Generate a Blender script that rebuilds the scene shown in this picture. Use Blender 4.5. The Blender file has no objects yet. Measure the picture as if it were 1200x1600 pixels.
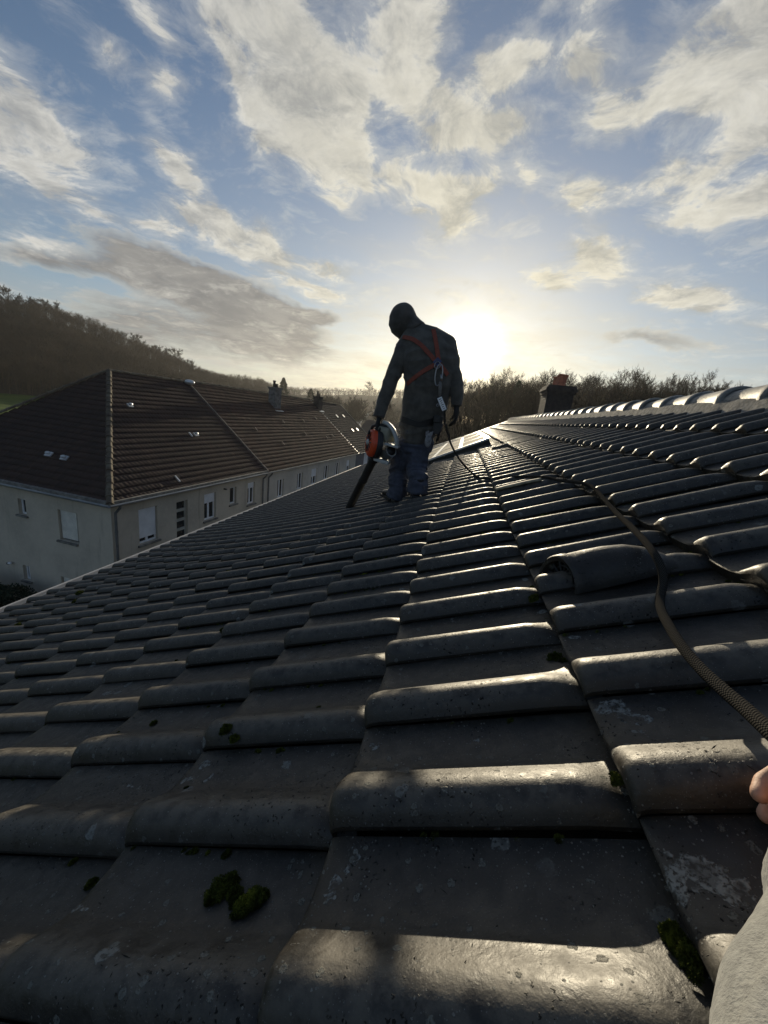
import bpy, bmesh, math, random
import numpy as np
from mathutils import Vector, Matrix, noise as mnoise
from mathutils.bvhtree import BVHTree

R = math.radians
SC = bpy.context.scene
COL = SC.collection
HZ = 10.4                      # height of the photographer's eye above the yard

# ---------------------------------------------------------------- camera
# rows: world X (right), Y (along the ridge), Z (up) in terms of the camera's right / image-down / view axes
M3 = np.array([[0.97222801, 0.1602704, -0.17054645],
               [0.20355242, -0.21945495, 0.95415195],
               [0.11549506, -0.96236839, -0.24598368]])
cd = bpy.data.cameras.new('camera')
cam = bpy.data.objects.new('camera', cd); COL.objects.link(cam)
cd.sensor_fit = 'HORIZONTAL'; cd.sensor_width = 36.0; cd.lens = 18.0
cd.clip_start = 0.02; cd.clip_end = 6000
mw = Matrix.Identity(4)
for i in range(3):
    mw[i][0] = M3[i, 0]; mw[i][1] = -M3[i, 1]; mw[i][2] = -M3[i, 2]
mw[2][3] = HZ
cam.matrix_world = mw
SC.camera = cam

def W(x, y):
    return M3 @ np.array([x - 600.0, y - 800.0, 600.0])
def at(x, y, Y):               # world point at depth Y seen towards a direction
    w = W(x, y); w = w * (Y / w[1])
    return Vector((w[0], w[1], w[2] + HZ))
def azel(x, y):
    w = W(x, y)
    return math.degrees(math.atan2(w[0], w[1])), math.degrees(math.atan2(w[2], math.hypot(w[0], w[1])))

# ---------------------------------------------------------------- exposure
SC.view_settings.view_transform = 'Standard'
SC.view_settings.look = 'None'
SC.view_settings.exposure = 0.12
SC.view_settings.gamma = 1.0
SC.render.engine = 'CYCLES'
try:
    SC.cycles.max_bounces = 6
    SC.cycles.volume_bounces = 0
    SC.cycles.volume_step_rate = 4
    SC.cycles.use_denoising = True
except Exception:
    pass

# ---------------------------------------------------------------- world
SUN_EL, SUN_AZ = 9.8, -1.04
sd = np.array([math.sin(R(SUN_AZ)) * math.cos(R(SUN_EL)), math.cos(R(SUN_AZ)) * math.cos(R(SUN_EL)), math.sin(R(SUN_EL))])

class NT:
    """tiny node tree helper"""
    def __init__(s, t): s.t = t; s.N = t.nodes; s.L = t.links
    def new(s, typ, **k):
        n = s.N.new(typ)
        for a, b in k.items(): setattr(n, a, b)
        return n
    def put(s, sock, v):
        if isinstance(v, bpy.types.NodeSocket): s.L.new(v, sock)
        elif v is not None:
            if hasattr(sock, 'default_value'):
                d = sock.default_value
                if hasattr(d, '__len__'):
                    v = tuple(v) if hasattr(v, '__len__') else (v,) * len(d)
                    if len(v) == 3 and len(d) == 4: v = v + (1,)
                sock.default_value = v
    def math(s, op, a, b=None, c=None, clamp=False):
        n = s.new('ShaderNodeMath', operation=op, use_clamp=clamp)
        s.put(n.inputs[0], a); s.put(n.inputs[1], b); s.put(n.inputs[2], c)
        return n.outputs[0]
    def vec(s, op, a, b=None, out=0):
        n = s.new('ShaderNodeVectorMath', operation=op)
        s.put(n.inputs[0], a); s.put(n.inputs[1], b)
        return n.outputs['Value'] if op in ('LENGTH', 'DOT_PRODUCT') else n.outputs[0]
    def scale(s, a, f):
        n = s.new('ShaderNodeVectorMath', operation='SCALE'); s.put(n.inputs[0], a); s.put(n.inputs['Scale'], f); return n.outputs[0]
    def ramp(s, v, a, b, c=0.0, d=1.0, smooth=True):
        n = s.new('ShaderNodeMapRange'); n.interpolation_type = 'SMOOTHSTEP' if smooth else 'LINEAR'
        s.put(n.inputs[0], v); s.put(n.inputs[1], a); s.put(n.inputs[2], b); s.put(n.inputs[3], c); s.put(n.inputs[4], d)
        return n.outputs[0]
    def mix(s, f, a, b, mode='MIX'):
        n = s.new('ShaderNodeMix', data_type='RGBA', blend_type=mode)
        s.put(n.inputs[0], f); s.put(n.inputs[6], a); s.put(n.inputs[7], b)
        return n.outputs[2]
    def noise(s, v, scale, detail=4, rough=.55, dist=0, out='Fac'):
        n = s.new('ShaderNodeTexNoise'); s.put(n.inputs['Vector'], v); s.put(n.inputs['Scale'], scale)
        s.put(n.inputs['Detail'], detail); s.put(n.inputs['Roughness'], rough); s.put(n.inputs['Distortion'], dist)
        return n.outputs[out]
    def voro(s, v, scale, feature='F1', out='Distance', rnd=1.0):
        n = s.new('ShaderNodeTexVoronoi', feature=feature); s.put(n.inputs['Vector'], v); s.put(n.inputs['Scale'], scale)
        s.put(n.inputs['Randomness'], rnd)
        return n.outputs[out]
    def sep(s, v):
        n = s.new('ShaderNodeSeparateXYZ'); s.put(n.inputs[0], v); return n.outputs
    def comb(s, x, y, z):
        n = s.new('ShaderNodeCombineXYZ'); s.put(n.inputs[0], x); s.put(n.inputs[1], y); s.put(n.inputs[2], z); return n.outputs[0]

def build_world():
    w = bpy.data.worlds.new('World'); SC.world = w; w.use_nodes = True
    w.node_tree.nodes.clear()
    T = NT(w.node_tree)
    out = T.new('ShaderNodeOutputWorld'); bg = T.new('ShaderNodeBackground')
    T.L.new(bg.outputs[0], out.inputs[0])
    bg.inputs['Strength'].default_value = 0.1
    tc = T.new('ShaderNodeTexCoord').outputs['Generated']
    dirn = T.vec('NORMALIZE', tc)
    sky = T.new('ShaderNodeTexSky'); sky.sky_type = 'NISHITA'; sky.sun_disc = False
    sky.sun_elevation = R(SUN_EL); sky.sun_rotation = R(SUN_AZ)
    sky.altitude = 150; sky.air_density = 1.0; sky.dust_density = 0.4; sky.ozone_density = 2.0
    T.L.new(dirn, sky.inputs[0])
    sp = T.sep(dirn)
    elz = T.math('MAXIMUM', sp[2], 0.0)
    # blue air, paler low down (thin high veil)
    cosS = T.vec('DOT_PRODUCT', dirn, tuple(sd))
    ang = T.math('ARCCOSINE', T.math('MINIMUM', cosS, 0.99999))         # radians from the sun
    base = T.mix(1.0, sky.outputs[0], (SKYMUL[0], SKYMUL[1], SKYMUL[2]), 'MULTIPLY')
    # aureole of thin cloud lit from behind round the sun
    g1 = T.math('POWER', 2.718, T.math('MULTIPLY', T.math('POWER', T.math('DIVIDE', ang, R(2.6)), 2.0), -1.0))
    g2 = T.math('POWER', 2.718, T.math('MULTIPLY', T.math('DIVIDE', ang, R(11.0)), -1.0))
    g3 = T.math('POWER', 2.718, T.math('MULTIPLY', T.math('POWER', T.math('DIVIDE', ang, R(27)), 2.0), -1.0))
    # flat projection: clouds shrink towards the horizon
    den = T.math('ADD', elz, 0.13)
    pj = T.comb(T.math('DIVIDE', sp[0], den), T.math('DIVIDE', sp[1], den), 0.0)
    wob = T.noise(pj, 1.3, 3, .6, 0, 'Color')
    wobd = T.noise(dirn, 6.0, 4, .6, 0, 'Color')
    # warp the direction a little, so that the placed cloud masses get ragged outlines
    dw = T.vec('ADD', dirn, T.scale(T.vec('SUBTRACT', wobd, (.5, .5, .5)), 0.09))
    pw = T.vec('ADD', pj, T.scale(T.vec('SUBTRACT', wob, (.5, .5, .5)), 0.5))
    n1 = T.noise(pw, 2.7, 10, .68)
    nf = T.noise(pw, 8.0, 8, .66)
    def blobs(L):
        acc = None
        for (x, y, rx, ry, rot, wt) in L:
            d0 = W(x, y); d0 = d0 / np.linalg.norm(d0)
            # tangent frame: local x to the right in the view, y down
            a = M3 @ np.array([math.cos(R(rot)), math.sin(R(rot)), 0]); a = a - d0 * a.dot(d0); a /= np.linalg.norm(a)
            b = np.cross(d0, a)
            L0 = np.linalg.norm(W(x, y))
            mp = T.new('ShaderNodeMapping', vector_type='TEXTURE')
            mat = Matrix(((a[0], b[0], d0[0]), (a[1], b[1], d0[1]), (a[2], b[2], d0[2])))
            mp.inputs['Location'].default_value = tuple(d0)
            mp.inputs['Rotation'].default_value = tuple(mat.to_euler('XYZ'))
            mp.inputs['Scale'].default_value = (1.35 * rx / L0, 1.35 * ry / L0, 1.0)
            T.L.new(dw, mp.inputs['Vector'])
            l = T.vec('LENGTH', mp.outputs[0])
            m = T.ramp(l, 1.0, 0.0, 0.0, wt)
            acc = m if acc is None else T.math('ADD', acc, m)
        return acc
    lit = blobs(CLOUDS)
    dark = blobs(DARKCLOUDS)
    cov = T.math('MINIMUM', lit, 1.0)
    dens = T.math('ADD', T.math('ADD', T.math('MULTIPLY', cov, 0.62), .02), T.math('ADD', T.math('MULTIPLY', T.math('SUBTRACT', n1, .5), 2.0), T.math('MULTIPLY', T.math('SUBTRACT', nf, .5), 1.05)))
    alpha = T.ramp(dens, 0.19, 0.62)
    alpha = T.math('MAXIMUM', T.math('MULTIPLY', alpha, .93), T.math('MULTIPLY', T.ramp(dens, -.06, .42), .36))
    # cloud light: thin parts bright, thick cores greyer; brighter towards the sun
    core = T.ramp(dens, 0.40, 0.95)
    # self-shadow: denser cloud on the sunward side darkens what lies behind it
    n1s = T.noise(T.vec('ADD', pw, (-.01, .14, 0.0)), 2.7, 6, .68)
    n2c = T.ramp(T.math('SUBTRACT', n1s, n1), -.10, .12)
    nfc = T.ramp(T.noise(pw, 7.0, 6, .68), .38, .64)
    n2c = T.math('ADD', T.math('MULTIPLY', n2c, .75), T.math('MULTIPLY', nfc, .35), clamp=True)
    litc = T.mix(core, CL_THIN, CL_CORE)
    litc = T.mix(T.math('MULTIPLY', n2c, .8), litc, CL_SHADE)
    cc = litc
    dd = T.math('ADD', dark, T.math('ADD', T.math('MULTIPLY', T.math('SUBTRACT', n1, .5), 1.3), T.math('MULTIPLY', T.math('SUBTRACT', nf, .5), .25)))
    dka = T.math('MULTIPLY', T.ramp(dd, .30, .85), .95)
    rim = T.math('MULTIPLY', T.ramp(dd, .22, .42), T.ramp(dd, .75, .45))
    dkc = T.mix(T.ramp(T.noise(pw, 3.0, 4, .6), .35, .68), CL_DARK, CL_DARK2)
    warm = T.mix(1.0, cc, T.mix(g3, (1.0, 1.0, 1.0), (1.15, 1.09, .90)), 'MULTIPLY')
    # thin high veil with fine streaks in the lower sky
    veiln = T.noise(T.vec('MULTIPLY', pw, (1.0, 1.35, 1.0)), 1.5, 8, .64)
    low = T.ramp(elz, 0.52, 0.06)
    veil = T.math('MULTIPLY', T.math('MULTIPLY', low, T.ramp(veiln, .22, .85, .15, 1.0)), .72)
    veil = T.math('ADD', veil, T.math('MULTIPLY', g3, .16))
    veil = T.math('MINIMUM', T.math('ADD', veil, T.math('MULTIPLY', T.ramp(elz, .2, .02), .35)), .9)
    col = T.mix(veil, base, T.mix(g3, VEIL_FAR, VEIL_SUN))
    col = T.mix(T.math('MULTIPLY', rim, .35), col, (5.0, 4.7, 3.9))
    col = T.mix(dka, col, dkc)
    col = T.mix(alpha, col, warm)
    glow = T.vec('ADD', T.scale((1.0, .93, .70), T.math('MULTIPLY', g1, GL1)), T.scale((1.0, .86, .52), T.math('MULTIPLY', g2, GL2)))
    col = T.vec('ADD', col, glow)
    T.L.new(col, bg.inputs['Color'])
    w.cycles.sampling_method = 'MANUAL'; w.cycles.sample_map_resolution = 1024

SKYMUL = (.82, .86, .93)
CL_THIN = (6.9, 6.8, 6.4); CL_CORE = (5.5, 5.4, 5.0); CL_SHADE = (2.6, 2.7, 2.8); CL_DARK = (1.55, 1.57, 1.62); CL_DARK2 = (2.5, 2.45, 2.35)
VEIL_FAR = (3.1, 3.35, 3.7); VEIL_SUN = (6.2, 5.4, 3.7)
GL1, GL2 = 30.0, 1.0
CLOUDS = [
    (45, 180, 125, 78, 28, 1.0), (100, 300, 85, 28, 28, .9), (-90, 120, 130, 90, 0, .8),
    (385, 60, 75, 80, 35, 1.05), (455, 135, 115, 80, 35, 1.15), (550, 160, 70, 60, 20, .9), (640, 30, 92, 68, -40, 1.2), (480, 228, 130, 52, 18, 1.1),
    (740, 190, 115, 50, 2, 1.35), (655, 140, 60, 50, 20, 1.0), (640, 288, 110, 34, 15, 1.1), (700, 330, 58, 46, 10, 1.2),
    (800, 82, 74, 32, -5, 1.2), (920, 80, 64, 46, 20, 1.1), (1095, 95, 125, 95, -25, 1.15), (960, 175, 62, 46, -30, 1.05), (1180, 60, 110, 90, 0, .8),
    (1110, 250, 115, 40, -28, 1.25), (1130, 325, 110, 28, -12, 1.2),
    (912, 312, 66, 33, 12, 1.15), (935, 400, 60, 34, 20, 1.2), (865, 440, 50, 20, 15, 1.1), (1065, 470, 84, 28, 14, 1.3),
    (262, 135, 42, 22, 25, .9), (178, 90, 34, 30, 40, .8), (245, 40, 70, 22, 50, .9),
    (285, 275, 75, 24, 48, 1.1), (320, 350, 90, 27, 30, 1.15), (415, 385, 72, 28, 25, 1.1), (480, 450, 90, 18, 18, .9),
    (240, 350, 50, 20, 20, .8), (520, 415, 50, 18, 10, .9), (825, 275, 36, 18, 20, .9), (750, 288, 40, 20, 0, 1.0), (75, 392, 75, 15, 12, .8),
    (1190, 515, 40, 16, 0, .8), (540, 310, 60, 18, 20, .8), (380, -80, 200, 90, 10, .8), (900, -120, 260, 80, 0, .7), (1400, 200, 200, 200, 0, .6)]
DARKCLOUDS = [(260, 425, 150, 36, 20, 1.0), (370, 470, 150, 52, 18, 1.1), (430, 540, 120, 44, 8, 1.0), (220, 510, 130, 55, 8, .8), (95, 412, 90, 22, 10, .9), (1015, 535, 110, 14, 6, .65), (500, 495, 60, 16, 14, .8)]
build_world()

sl = bpy.data.lights.new('sun', 'SUN'); sun = bpy.data.objects.new('sun', sl); COL.objects.link(sun)
sl.energy = 5.0; sl.angle = R(0.6); sl.color = (1.0, .86, .62)
sun.rotation_euler = Vector((-math.sin(R(SUN_AZ - .8)) * math.cos(R(SUN_EL)), -math.cos(R(SUN_AZ - .8)) * math.cos(R(SUN_EL)), -math.sin(R(SUN_EL)))).to_track_quat('-Z', 'Y').to_euler()
sun.location = (0, 20, HZ + 30)

# ---------------------------------------------------------------- object helpers
def tag(o, label=None, cat=None, group=None, kind=None):
    if label: o['label'] = label
    if cat: o['category'] = cat
    if group: o['group'] = group
    if kind: o['kind'] = kind
    return o
def empty(name, loc, label=None, cat=None, group=None, rz=0):
    o = bpy.data.objects.new(name, None); COL.objects.link(o); o.location = loc; o.rotation_euler.z = rz
    o.empty_display_size = .1
    return tag(o, label, cat, group)
def link(name, me, mat=None, parent=None, smooth=False):
    o = bpy.data.objects.new(name, me); COL.objects.link(o)
    if mat: me.materials.append(mat)
    if parent:
        o.parent = parent
        o.matrix_parent_inverse = world_of(parent).inverted()
    if smooth: me.polygons.foreach_set('use_smooth', [True] * len(me.polygons))
    return o
def world_of(o):
    m = Matrix.LocRotScale(o.location, o.rotation_euler, o.scale)
    if o.parent: m = world_of(o.parent) @ o.matrix_parent_inverse @ m
    return m
def npmesh(name, V, F, uv=None, attrs=None):
    """V (n,3); F array (m,k) of one face size or list of such arrays"""
    me = bpy.data.meshes.new(name)
    Fs = F if isinstance(F, list) else [F]
    Fs = [np.asarray(f, dtype=np.int32) for f in Fs if len(f)]
    V = np.asarray(V, dtype=np.float32)
    me.vertices.add(len(V)); me.vertices.foreach_set('co', V.ravel())
    loops = np.concatenate([f.ravel() for f in Fs])
    sizes = np.concatenate([np.full(len(f), f.shape[1], dtype=np.int32) for f in Fs])
    starts = np.concatenate([[0], np.cumsum(sizes)[:-1]]).astype(np.int32)
    me.loops.add(len(loops)); me.loops.foreach_set('vertex_index', loops)
    me.polygons.add(len(sizes)); me.polygons.foreach_set('loop_start', starts)
    me.update(calc_edges=True)
    if uv is not None:
        l = me.uv_layers.new(name='UVMap'); l.data.foreach_set('uv', np.asarray(uv, dtype=np.float32)[loops].ravel())
    if attrs:
        for k, a in attrs.items():
            at_ = me.attributes.new(k, 'FLOAT', 'POINT'); at_.data.foreach_set('value', np.asarray(a, dtype=np.float32))
    me.validate()
    return me

class MB:
    """collects simple shapes into one mesh"""
    def __init__(s): s.V = []; s.F = []; s.n = 0
    def add(s, V, F):
        s.V.extend([tuple(v) for v in V]); s.F.extend([tuple(i + s.n for i in f) for f in F]); s.n += len(V)
        return s
    def box(s, lo, hi, mat=None):
        x0, y0, z0 = lo; x1, y1, z1 = hi
        V = [Vector(v) for v in ((x0,y0,z0),(x1,y0,z0),(x1,y1,z0),(x0,y1,z0),(x0,y0,z1),(x1,y0,z1),(x1,y1,z1),(x0,y1,z1))]
        if mat: V = [mat @ v for v in V]
        return s.add(V, [(0,3,2,1),(4,5,6,7),(0,1,5,4),(1,2,6,5),(2,3,7,6),(3,0,4,7)])
    def quad(s, a, b, c, d): return s.add([a, b, c, d], [(0, 1, 2, 3)])
    def tube(s, pts, rad, n=8, cap=True, flat=None):
        """rad: number or list; flat: (side vector, ratio) flattens the section"""
        pts = [Vector(p) for p in pts]
        if not hasattr(rad, '__len__'): rad = [rad] * len(pts)
        V = []; up = None
        for i, p in enumerate(pts):
            t = (pts[min(i + 1, len(pts) - 1)] - pts[max(i - 1, 0)]).normalized()
            if up is None:
                up = Vector((0, 0, 1)) if abs(t.z) < .9 else Vector((1, 0, 0))
            a = t.cross(up).normalized(); b = a.cross(t).normalized(); up = b
            for k in range(n):
                th = 2 * math.pi * k / n
                V.append(p + a * (math.cos(th) * rad[i]) + b * (math.sin(th) * rad[i]))
        F = []
        for i in range(len(pts) - 1):
            for k in range(n):
                F.append((i*n+k, i*n+(k+1)%n, (i+1)*n+(k+1)%n, (i+1)*n+k))
        if cap:
            F.append(tuple(range(n))[::-1]); F.append(tuple(range((len(pts)-1)*n, len(pts)*n)))
        return s.add(V, F)
    def loft(s, secs, n=20):
        """secs: list of (centre, side, fwd, rside, rfwd); elliptical sections"""
        V = []; F = []
        for (c, a, b, ra, rb) in secs:
            for k in range(n):
                th = 2 * math.pi * k / n
                V.append(Vector(c) + Vector(a) * (math.cos(th) * ra) + Vector(b) * (math.sin(th) * rb))
        for i in range(len(secs) - 1):
            for k in range(n):
                F.append((i*n+k, i*n+(k+1)%n, (i+1)*n+(k+1)%n, (i+1)*n+k))
        F.append(tuple(range(n))[::-1]); F.append(tuple(range((len(secs)-1)*n, len(secs)*n)))
        return s.add(V, F)
    def ball(s, c, r, n=14, m=9, rot=None):
        rx, ry, rz = r if hasattr(r, '__len__') else (r, r, r)
        V = []; F = []
        for i in range(m + 1):
            ph = math.pi * i / m
            for k in range(n):
                th = 2 * math.pi * k / n
                v = Vector((rx * math.sin(ph) * math.cos(th), ry * math.sin(ph) * math.sin(th), rz * math.cos(ph)))
                if rot is not None: v = rot @ v
                V.append(v + Vector(c))
        for i in range(m):
            for k in range(n):
                F.append((i*n+k, (i+1)*n+k, (i+1)*n+(k+1)%n, i*n+(k+1)%n))
        return s.add(V, F)
    def mesh(s, name):
        me = bpy.data.meshes.new(name); me.from_pydata([tuple(v) for v in s.V], [], s.F); me.validate(); me.update()
        return me
    def build(s, name, mat, parent=None, smooth=False, bevel=0, seg=2):
        me = s.mesh(name)
        bm = bmesh.new(); bm.from_mesh(me)
        if smooth: bmesh.ops.remove_doubles(bm, verts=bm.verts, dist=1e-6)
        bmesh.ops.recalc_face_normals(bm, faces=bm.faces)
        if bevel > 0:
            es = [e for e in bm.edges if len(e.link_faces) == 2 and e.calc_face_angle(0) > .6]
            bmesh.ops.bevel(bm, geom=es, offset=bevel, segments=seg, affect='EDGES', profile=.5)
        bm.to_mesh(me); bm.free()
        return link(name, me, mat, parent, smooth)

def smooth_by_angle(o, a=40):
    me = o.data
    bm = bmesh.new(); bm.from_mesh(me)
    for e in bm.edges:
        if len(e.link_faces) == 2 and e.calc_face_angle(0) > R(a): e.smooth = False
    for f in bm.faces: f.smooth = True
    bm.to_mesh(me); bm.free()

def remeshed(mb, name, mat, parent, voxel=.008, smooth=6, folds=0, fold_size=.05, post=None):
    """one continuous surface grown round overlapping shapes"""
    me = mb.mesh(name)
    bm = bmesh.new(); bm.from_mesh(me); bmesh.ops.recalc_face_normals(bm, faces=bm.faces); bm.to_mesh(me); bm.free()
    o = bpy.data.objects.new('tmp', me); COL.objects.link(o)
    m = o.modifiers.new('r', 'REMESH'); m.mode = 'VOXEL'; m.voxel_size = voxel
    s = o.modifiers.new('s', 'SMOOTH'); s.factor = .5; s.iterations = smooth
    bpy.context.view_layer.update()
    dg = bpy.context.evaluated_depsgraph_get()
    nm = bpy.data.meshes.new_from_object(o.evaluated_get(dg))
    bpy.data.objects.remove(o); nm.name = name; nm.materials.clear()
    if folds:
        n = len(nm.vertices)
        nr = np.zeros(n * 3, dtype=np.float32); nm.vertices.foreach_get('normal', nr)
        for v in nm.vertices:
            p = v.co
            q = Vector((p.x / fold_size * .55, p.y / fold_size * .55, p.z / fold_size * 1.25))
            w = mnoise.noise_vector(q * .5)
            h = mnoise.noise(q + w * 1.3)
            h = 1 - abs(h) * 2.2 + .3 * mnoise.noise(q * 2.7)
            i = v.index * 3
            v.co = p + Vector((nr[i], nr[i+1], nr[i+2])) * (h * folds)
    if post: post(nm)
    nm.update()
    return link(name, nm, mat, parent, True)

# ---------------------------------------------------------------- materials
MATS = {}
def mat(name, color, rough=.7, var=.0, vscale=5, bump=0, bscale=40, metal=0, spec=.5, col2=None, trans=0, coat=0, detail=5, sheen=0):
    if name in MATS: return MATS[name]
    m = bpy.data.materials.new(name); m.use_nodes = True; m.node_tree.nodes.clear()
    T = NT(m.node_tree)
    out = T.new('ShaderNodeOutputMaterial'); b = T.new('ShaderNodeBsdfPrincipled'); T.L.new(b.outputs[0], out.inputs[0])
    tc = T.new('ShaderNodeTexCoord').outputs['Object']
    c = color
    if var or col2:
        n = T.noise(tc, vscale, detail, .6)
        lo = tuple(x * (1 - var) for x in color) if not col2 else color
        hi = tuple(x * (1 + var) for x in color) if not col2 else col2
        c = T.mix(T.ramp(n, .3, .7), lo, hi)
    T.put(b.inputs['Base Color'], c)
    b.inputs['Roughness'].default_value = rough; b.inputs['Metallic'].default_value = metal
    b.inputs['Specular IOR Level'].default_value = spec
    b.inputs['Transmission Weight'].default_value = trans
    b.inputs['Coat Weight'].default_value = coat
    b.inputs['Sheen Weight'].default_value = sheen
    if bump:
        bn = T.new('ShaderNodeBump'); bn.inputs['Strength'].default_value = 1.0; bn.inputs['Distance'].default_value = bump
        T.L.new(T.noise(tc, bscale, 5, .6), bn.inputs['Height']); T.L.new(bn.outputs[0], b.inputs['Normal'])
    MATS[name] = m
    m['T'] = 0
    return m
def nodes_of(m):
    T = NT(m.node_tree)
    b = [n for n in T.N if n.type == 'BSDF_PRINCIPLED'][0]
    tc = [n for n in T.N if n.type == 'TEX_COORD'][0].outputs['Object']
    return T, b, tc
def attr(T, name):
    n = T.new('ShaderNodeAttribute'); n.attribute_name = name; return n.outputs['Fac']

def tile_material():
    m = mat('dark_roof_tile', (.02, .02, .02), .45)
    T, b, tc = nodes_of(m)
    r = attr(T, 'tile_rnd')
    n = T.noise(tc, 7, 6, .65); nn = T.noise(tc, 38, 5, .65); nb = T.noise(tc, 2.1, 3, .5)
    c = T.mix(T.ramp(n, .3, .7), (.014, .0128, .0115), (.044, .038, .031))
    c = T.mix(T.math('MULTIPLY', T.ramp(r, .0, 1.0), .55), c, (.034, .030, .025))
    c = T.mix(T.math('MULTIPLY', T.ramp(nn, .52, .7), .35), c, (.050, .047, .042))
    # sky sheen painted as a paler tone along the crests, dirt gathered in the laps
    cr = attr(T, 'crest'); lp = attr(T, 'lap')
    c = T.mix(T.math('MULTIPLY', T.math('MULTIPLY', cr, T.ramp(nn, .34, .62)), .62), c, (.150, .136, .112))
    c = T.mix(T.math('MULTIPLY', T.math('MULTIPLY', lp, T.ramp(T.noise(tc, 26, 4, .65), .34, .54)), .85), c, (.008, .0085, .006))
    e = attr(T, 'edge')
    c = T.mix(T.math('MULTIPLY', T.math('MULTIPLY', e, T.ramp(n, .35, .6)), .6), c, (.050, .038, .022))
    # dark scattered dirt
    d1 = T.voro(T.vec('ADD', tc, T.scale(T.vec('SUBTRACT', T.noise(tc, 130, 3, .6, 0, 'Color'), (.5, .5, .5)), .014)), 120); dg = T.noise(tc, 9, 3, .6)
    dirt = T.math('MULTIPLY', T.ramp(d1, .24, .14), T.ramp(dg, .50, .58))
    c = T.mix(dirt, c, (.006, .006, .005))
    # lichen rosettes, larger and small
    def lichen(sc, thr, gs, g0, g1, rim=True):
        v = T.new('ShaderNodeTexVoronoi'); T.L.new(T.vec('ADD', tc, T.scale(T.vec('SUBTRACT', T.noise(tc, sc * 2.5, 4, .6, 0, 'Color'), (.5, .5, .5)), .55 / sc)), v.inputs['Vector']); v.inputs['Scale'].default_value = sc
        dist = v.outputs['Distance']; rnd = T.sep(v.outputs['Color'])[0]
        on = T.math('GREATER_THAN', rnd, thr)
        body = T.ramp(dist, .30, .24)
        if rim: body = T.math('MULTIPLY', body, T.ramp(dist, .05, .2, .6, 1.0))
        gate = T.ramp(T.noise(tc, gs, 2, .5), g0, g1)
        return T.math('MULTIPLY', T.math('MULTIPLY', on, body), T.math('MULTIPLY', gate, T.ramp(T.noise(tc, sc * 9, 3, .6), .32, .5)))
    l1 = lichen(24, .80, 2.2, .50, .58); l2 = lichen(60, .80, 3.0, .40, .55); l3 = lichen(230, .88, 6, .35, .5, False)
    c = T.mix(T.math('MULTIPLY', l1, .75), c, (.24, .25, .235))
    c = T.mix(T.math('MULTIPLY', l2, .65), c, (.22, .225, .20))
    c = T.mix(T.math('MULTIPLY', l3, .85), c, (.27, .27, .25))
    l4 = lichen(560, .86, 14, .3, .5, False)
    c = T.mix(T.math('MULTIPLY', l4, .7), c, (.20, .20, .185))
    # the larger lichen patches, each where it grows
    li5 = None
    wn = T.scale(T.vec('SUBTRACT', T.noise(tc, 30, 4, .65, 0, 'Color'), (.5, .5, .5)), .05)
    for (px, py, rx, ry) in LICHEN:
        u, Y = roof_at(px, py); p = surf(u, Y)
        v = T.vec('DIVIDE', T.vec('SUBTRACT', T.vec('ADD', tc, wn), tuple(p)), (rx, ry, rx))
        q = T.vec('LENGTH', v); m_ = T.math('MULTIPLY', T.ramp(q, 1.0, .8), T.ramp(q, .35, .7, .5, 1.0))
        li5 = m_ if li5 is None else T.math('MAXIMUM', li5, m_)
    crust = T.math('MULTIPLY', li5, T.math('MULTIPLY', T.ramp(T.noise(tc, 210, 3, .65), .36, .52), T.ramp(T.noise(tc, 55, 3, .6), .38, .50)))
    c = T.mix(T.math('MULTIPLY', crust, .9), c, (.27, .28, .265))
    T.put(b.inputs['Base Color'], c)
    li = T.math('MAXIMUM', T.math('MAXIMUM', T.math('MAXIMUM', l1, l2), crust), T.math('MAXIMUM', dirt, l3))
    ro = T.math('ADD', T.ramp(nn, .3, .7, .36, .58), T.math('MULTIPLY', n, .08))
    ro = T.math('ADD', ro, T.math('MULTIPLY', li, .4), clamp=True)
    T.L.new(ro, b.inputs['Roughness'])
    b.inputs['Specular IOR Level'].default_value = .5
    # bump: sandy grain, fine scratches running down the slope, raised lichen
    g = T.noise(tc, 420, 3, .7); g2 = T.noise(tc, 110, 4, .65); sc_ = T.noise(T.vec('MULTIPLY', tc, (1.0, .10, 1.0)), 170, 2, .5)
    h = T.math('ADD', T.math('MULTIPLY', g, .00030), T.math('MULTIPLY', g2, .0008))
    h = T.math('ADD', h, T.math('MULTIPLY', sc_, .00016))
    h = T.math('ADD', h, T.math('MULTIPLY', li, .0012))
    h = T.math('ADD', h, T.math('MULTIPLY', n, .004))
    bn = T.new('ShaderNodeBump'); bn.inputs['Distance'].default_value = 1.0; bn.inputs['Strength'].default_value = .8
    T.L.new(h, bn.inputs['Height']); T.L.new(bn.outputs[0], b.inputs['Normal'])
    return m

def clay_material(name, c0, c1, c2):
    m = mat(name, c0, .85)
    T, b, tc = nodes_of(m)
    r = attr(T, 'tile_rnd')
    n = T.noise(tc, .45, 5, .65); n2 = T.noise(tc, 5, 4, .6)
    c = T.mix(T.ramp(n, .3, .7), c0, c1)
    c = T.mix(T.math('MULTIPLY', T.ramp(r, .2, 1.0), .6), c, c2)
    c = T.mix(T.math('MULTIPLY', T.ramp(n2, .55, .75), .5), c, tuple(x * .5 for x in c0))
    T.put(b.inputs['Base Color'], c)
    b.inputs['Specular IOR Level'].default_value = .3
    return m

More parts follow.
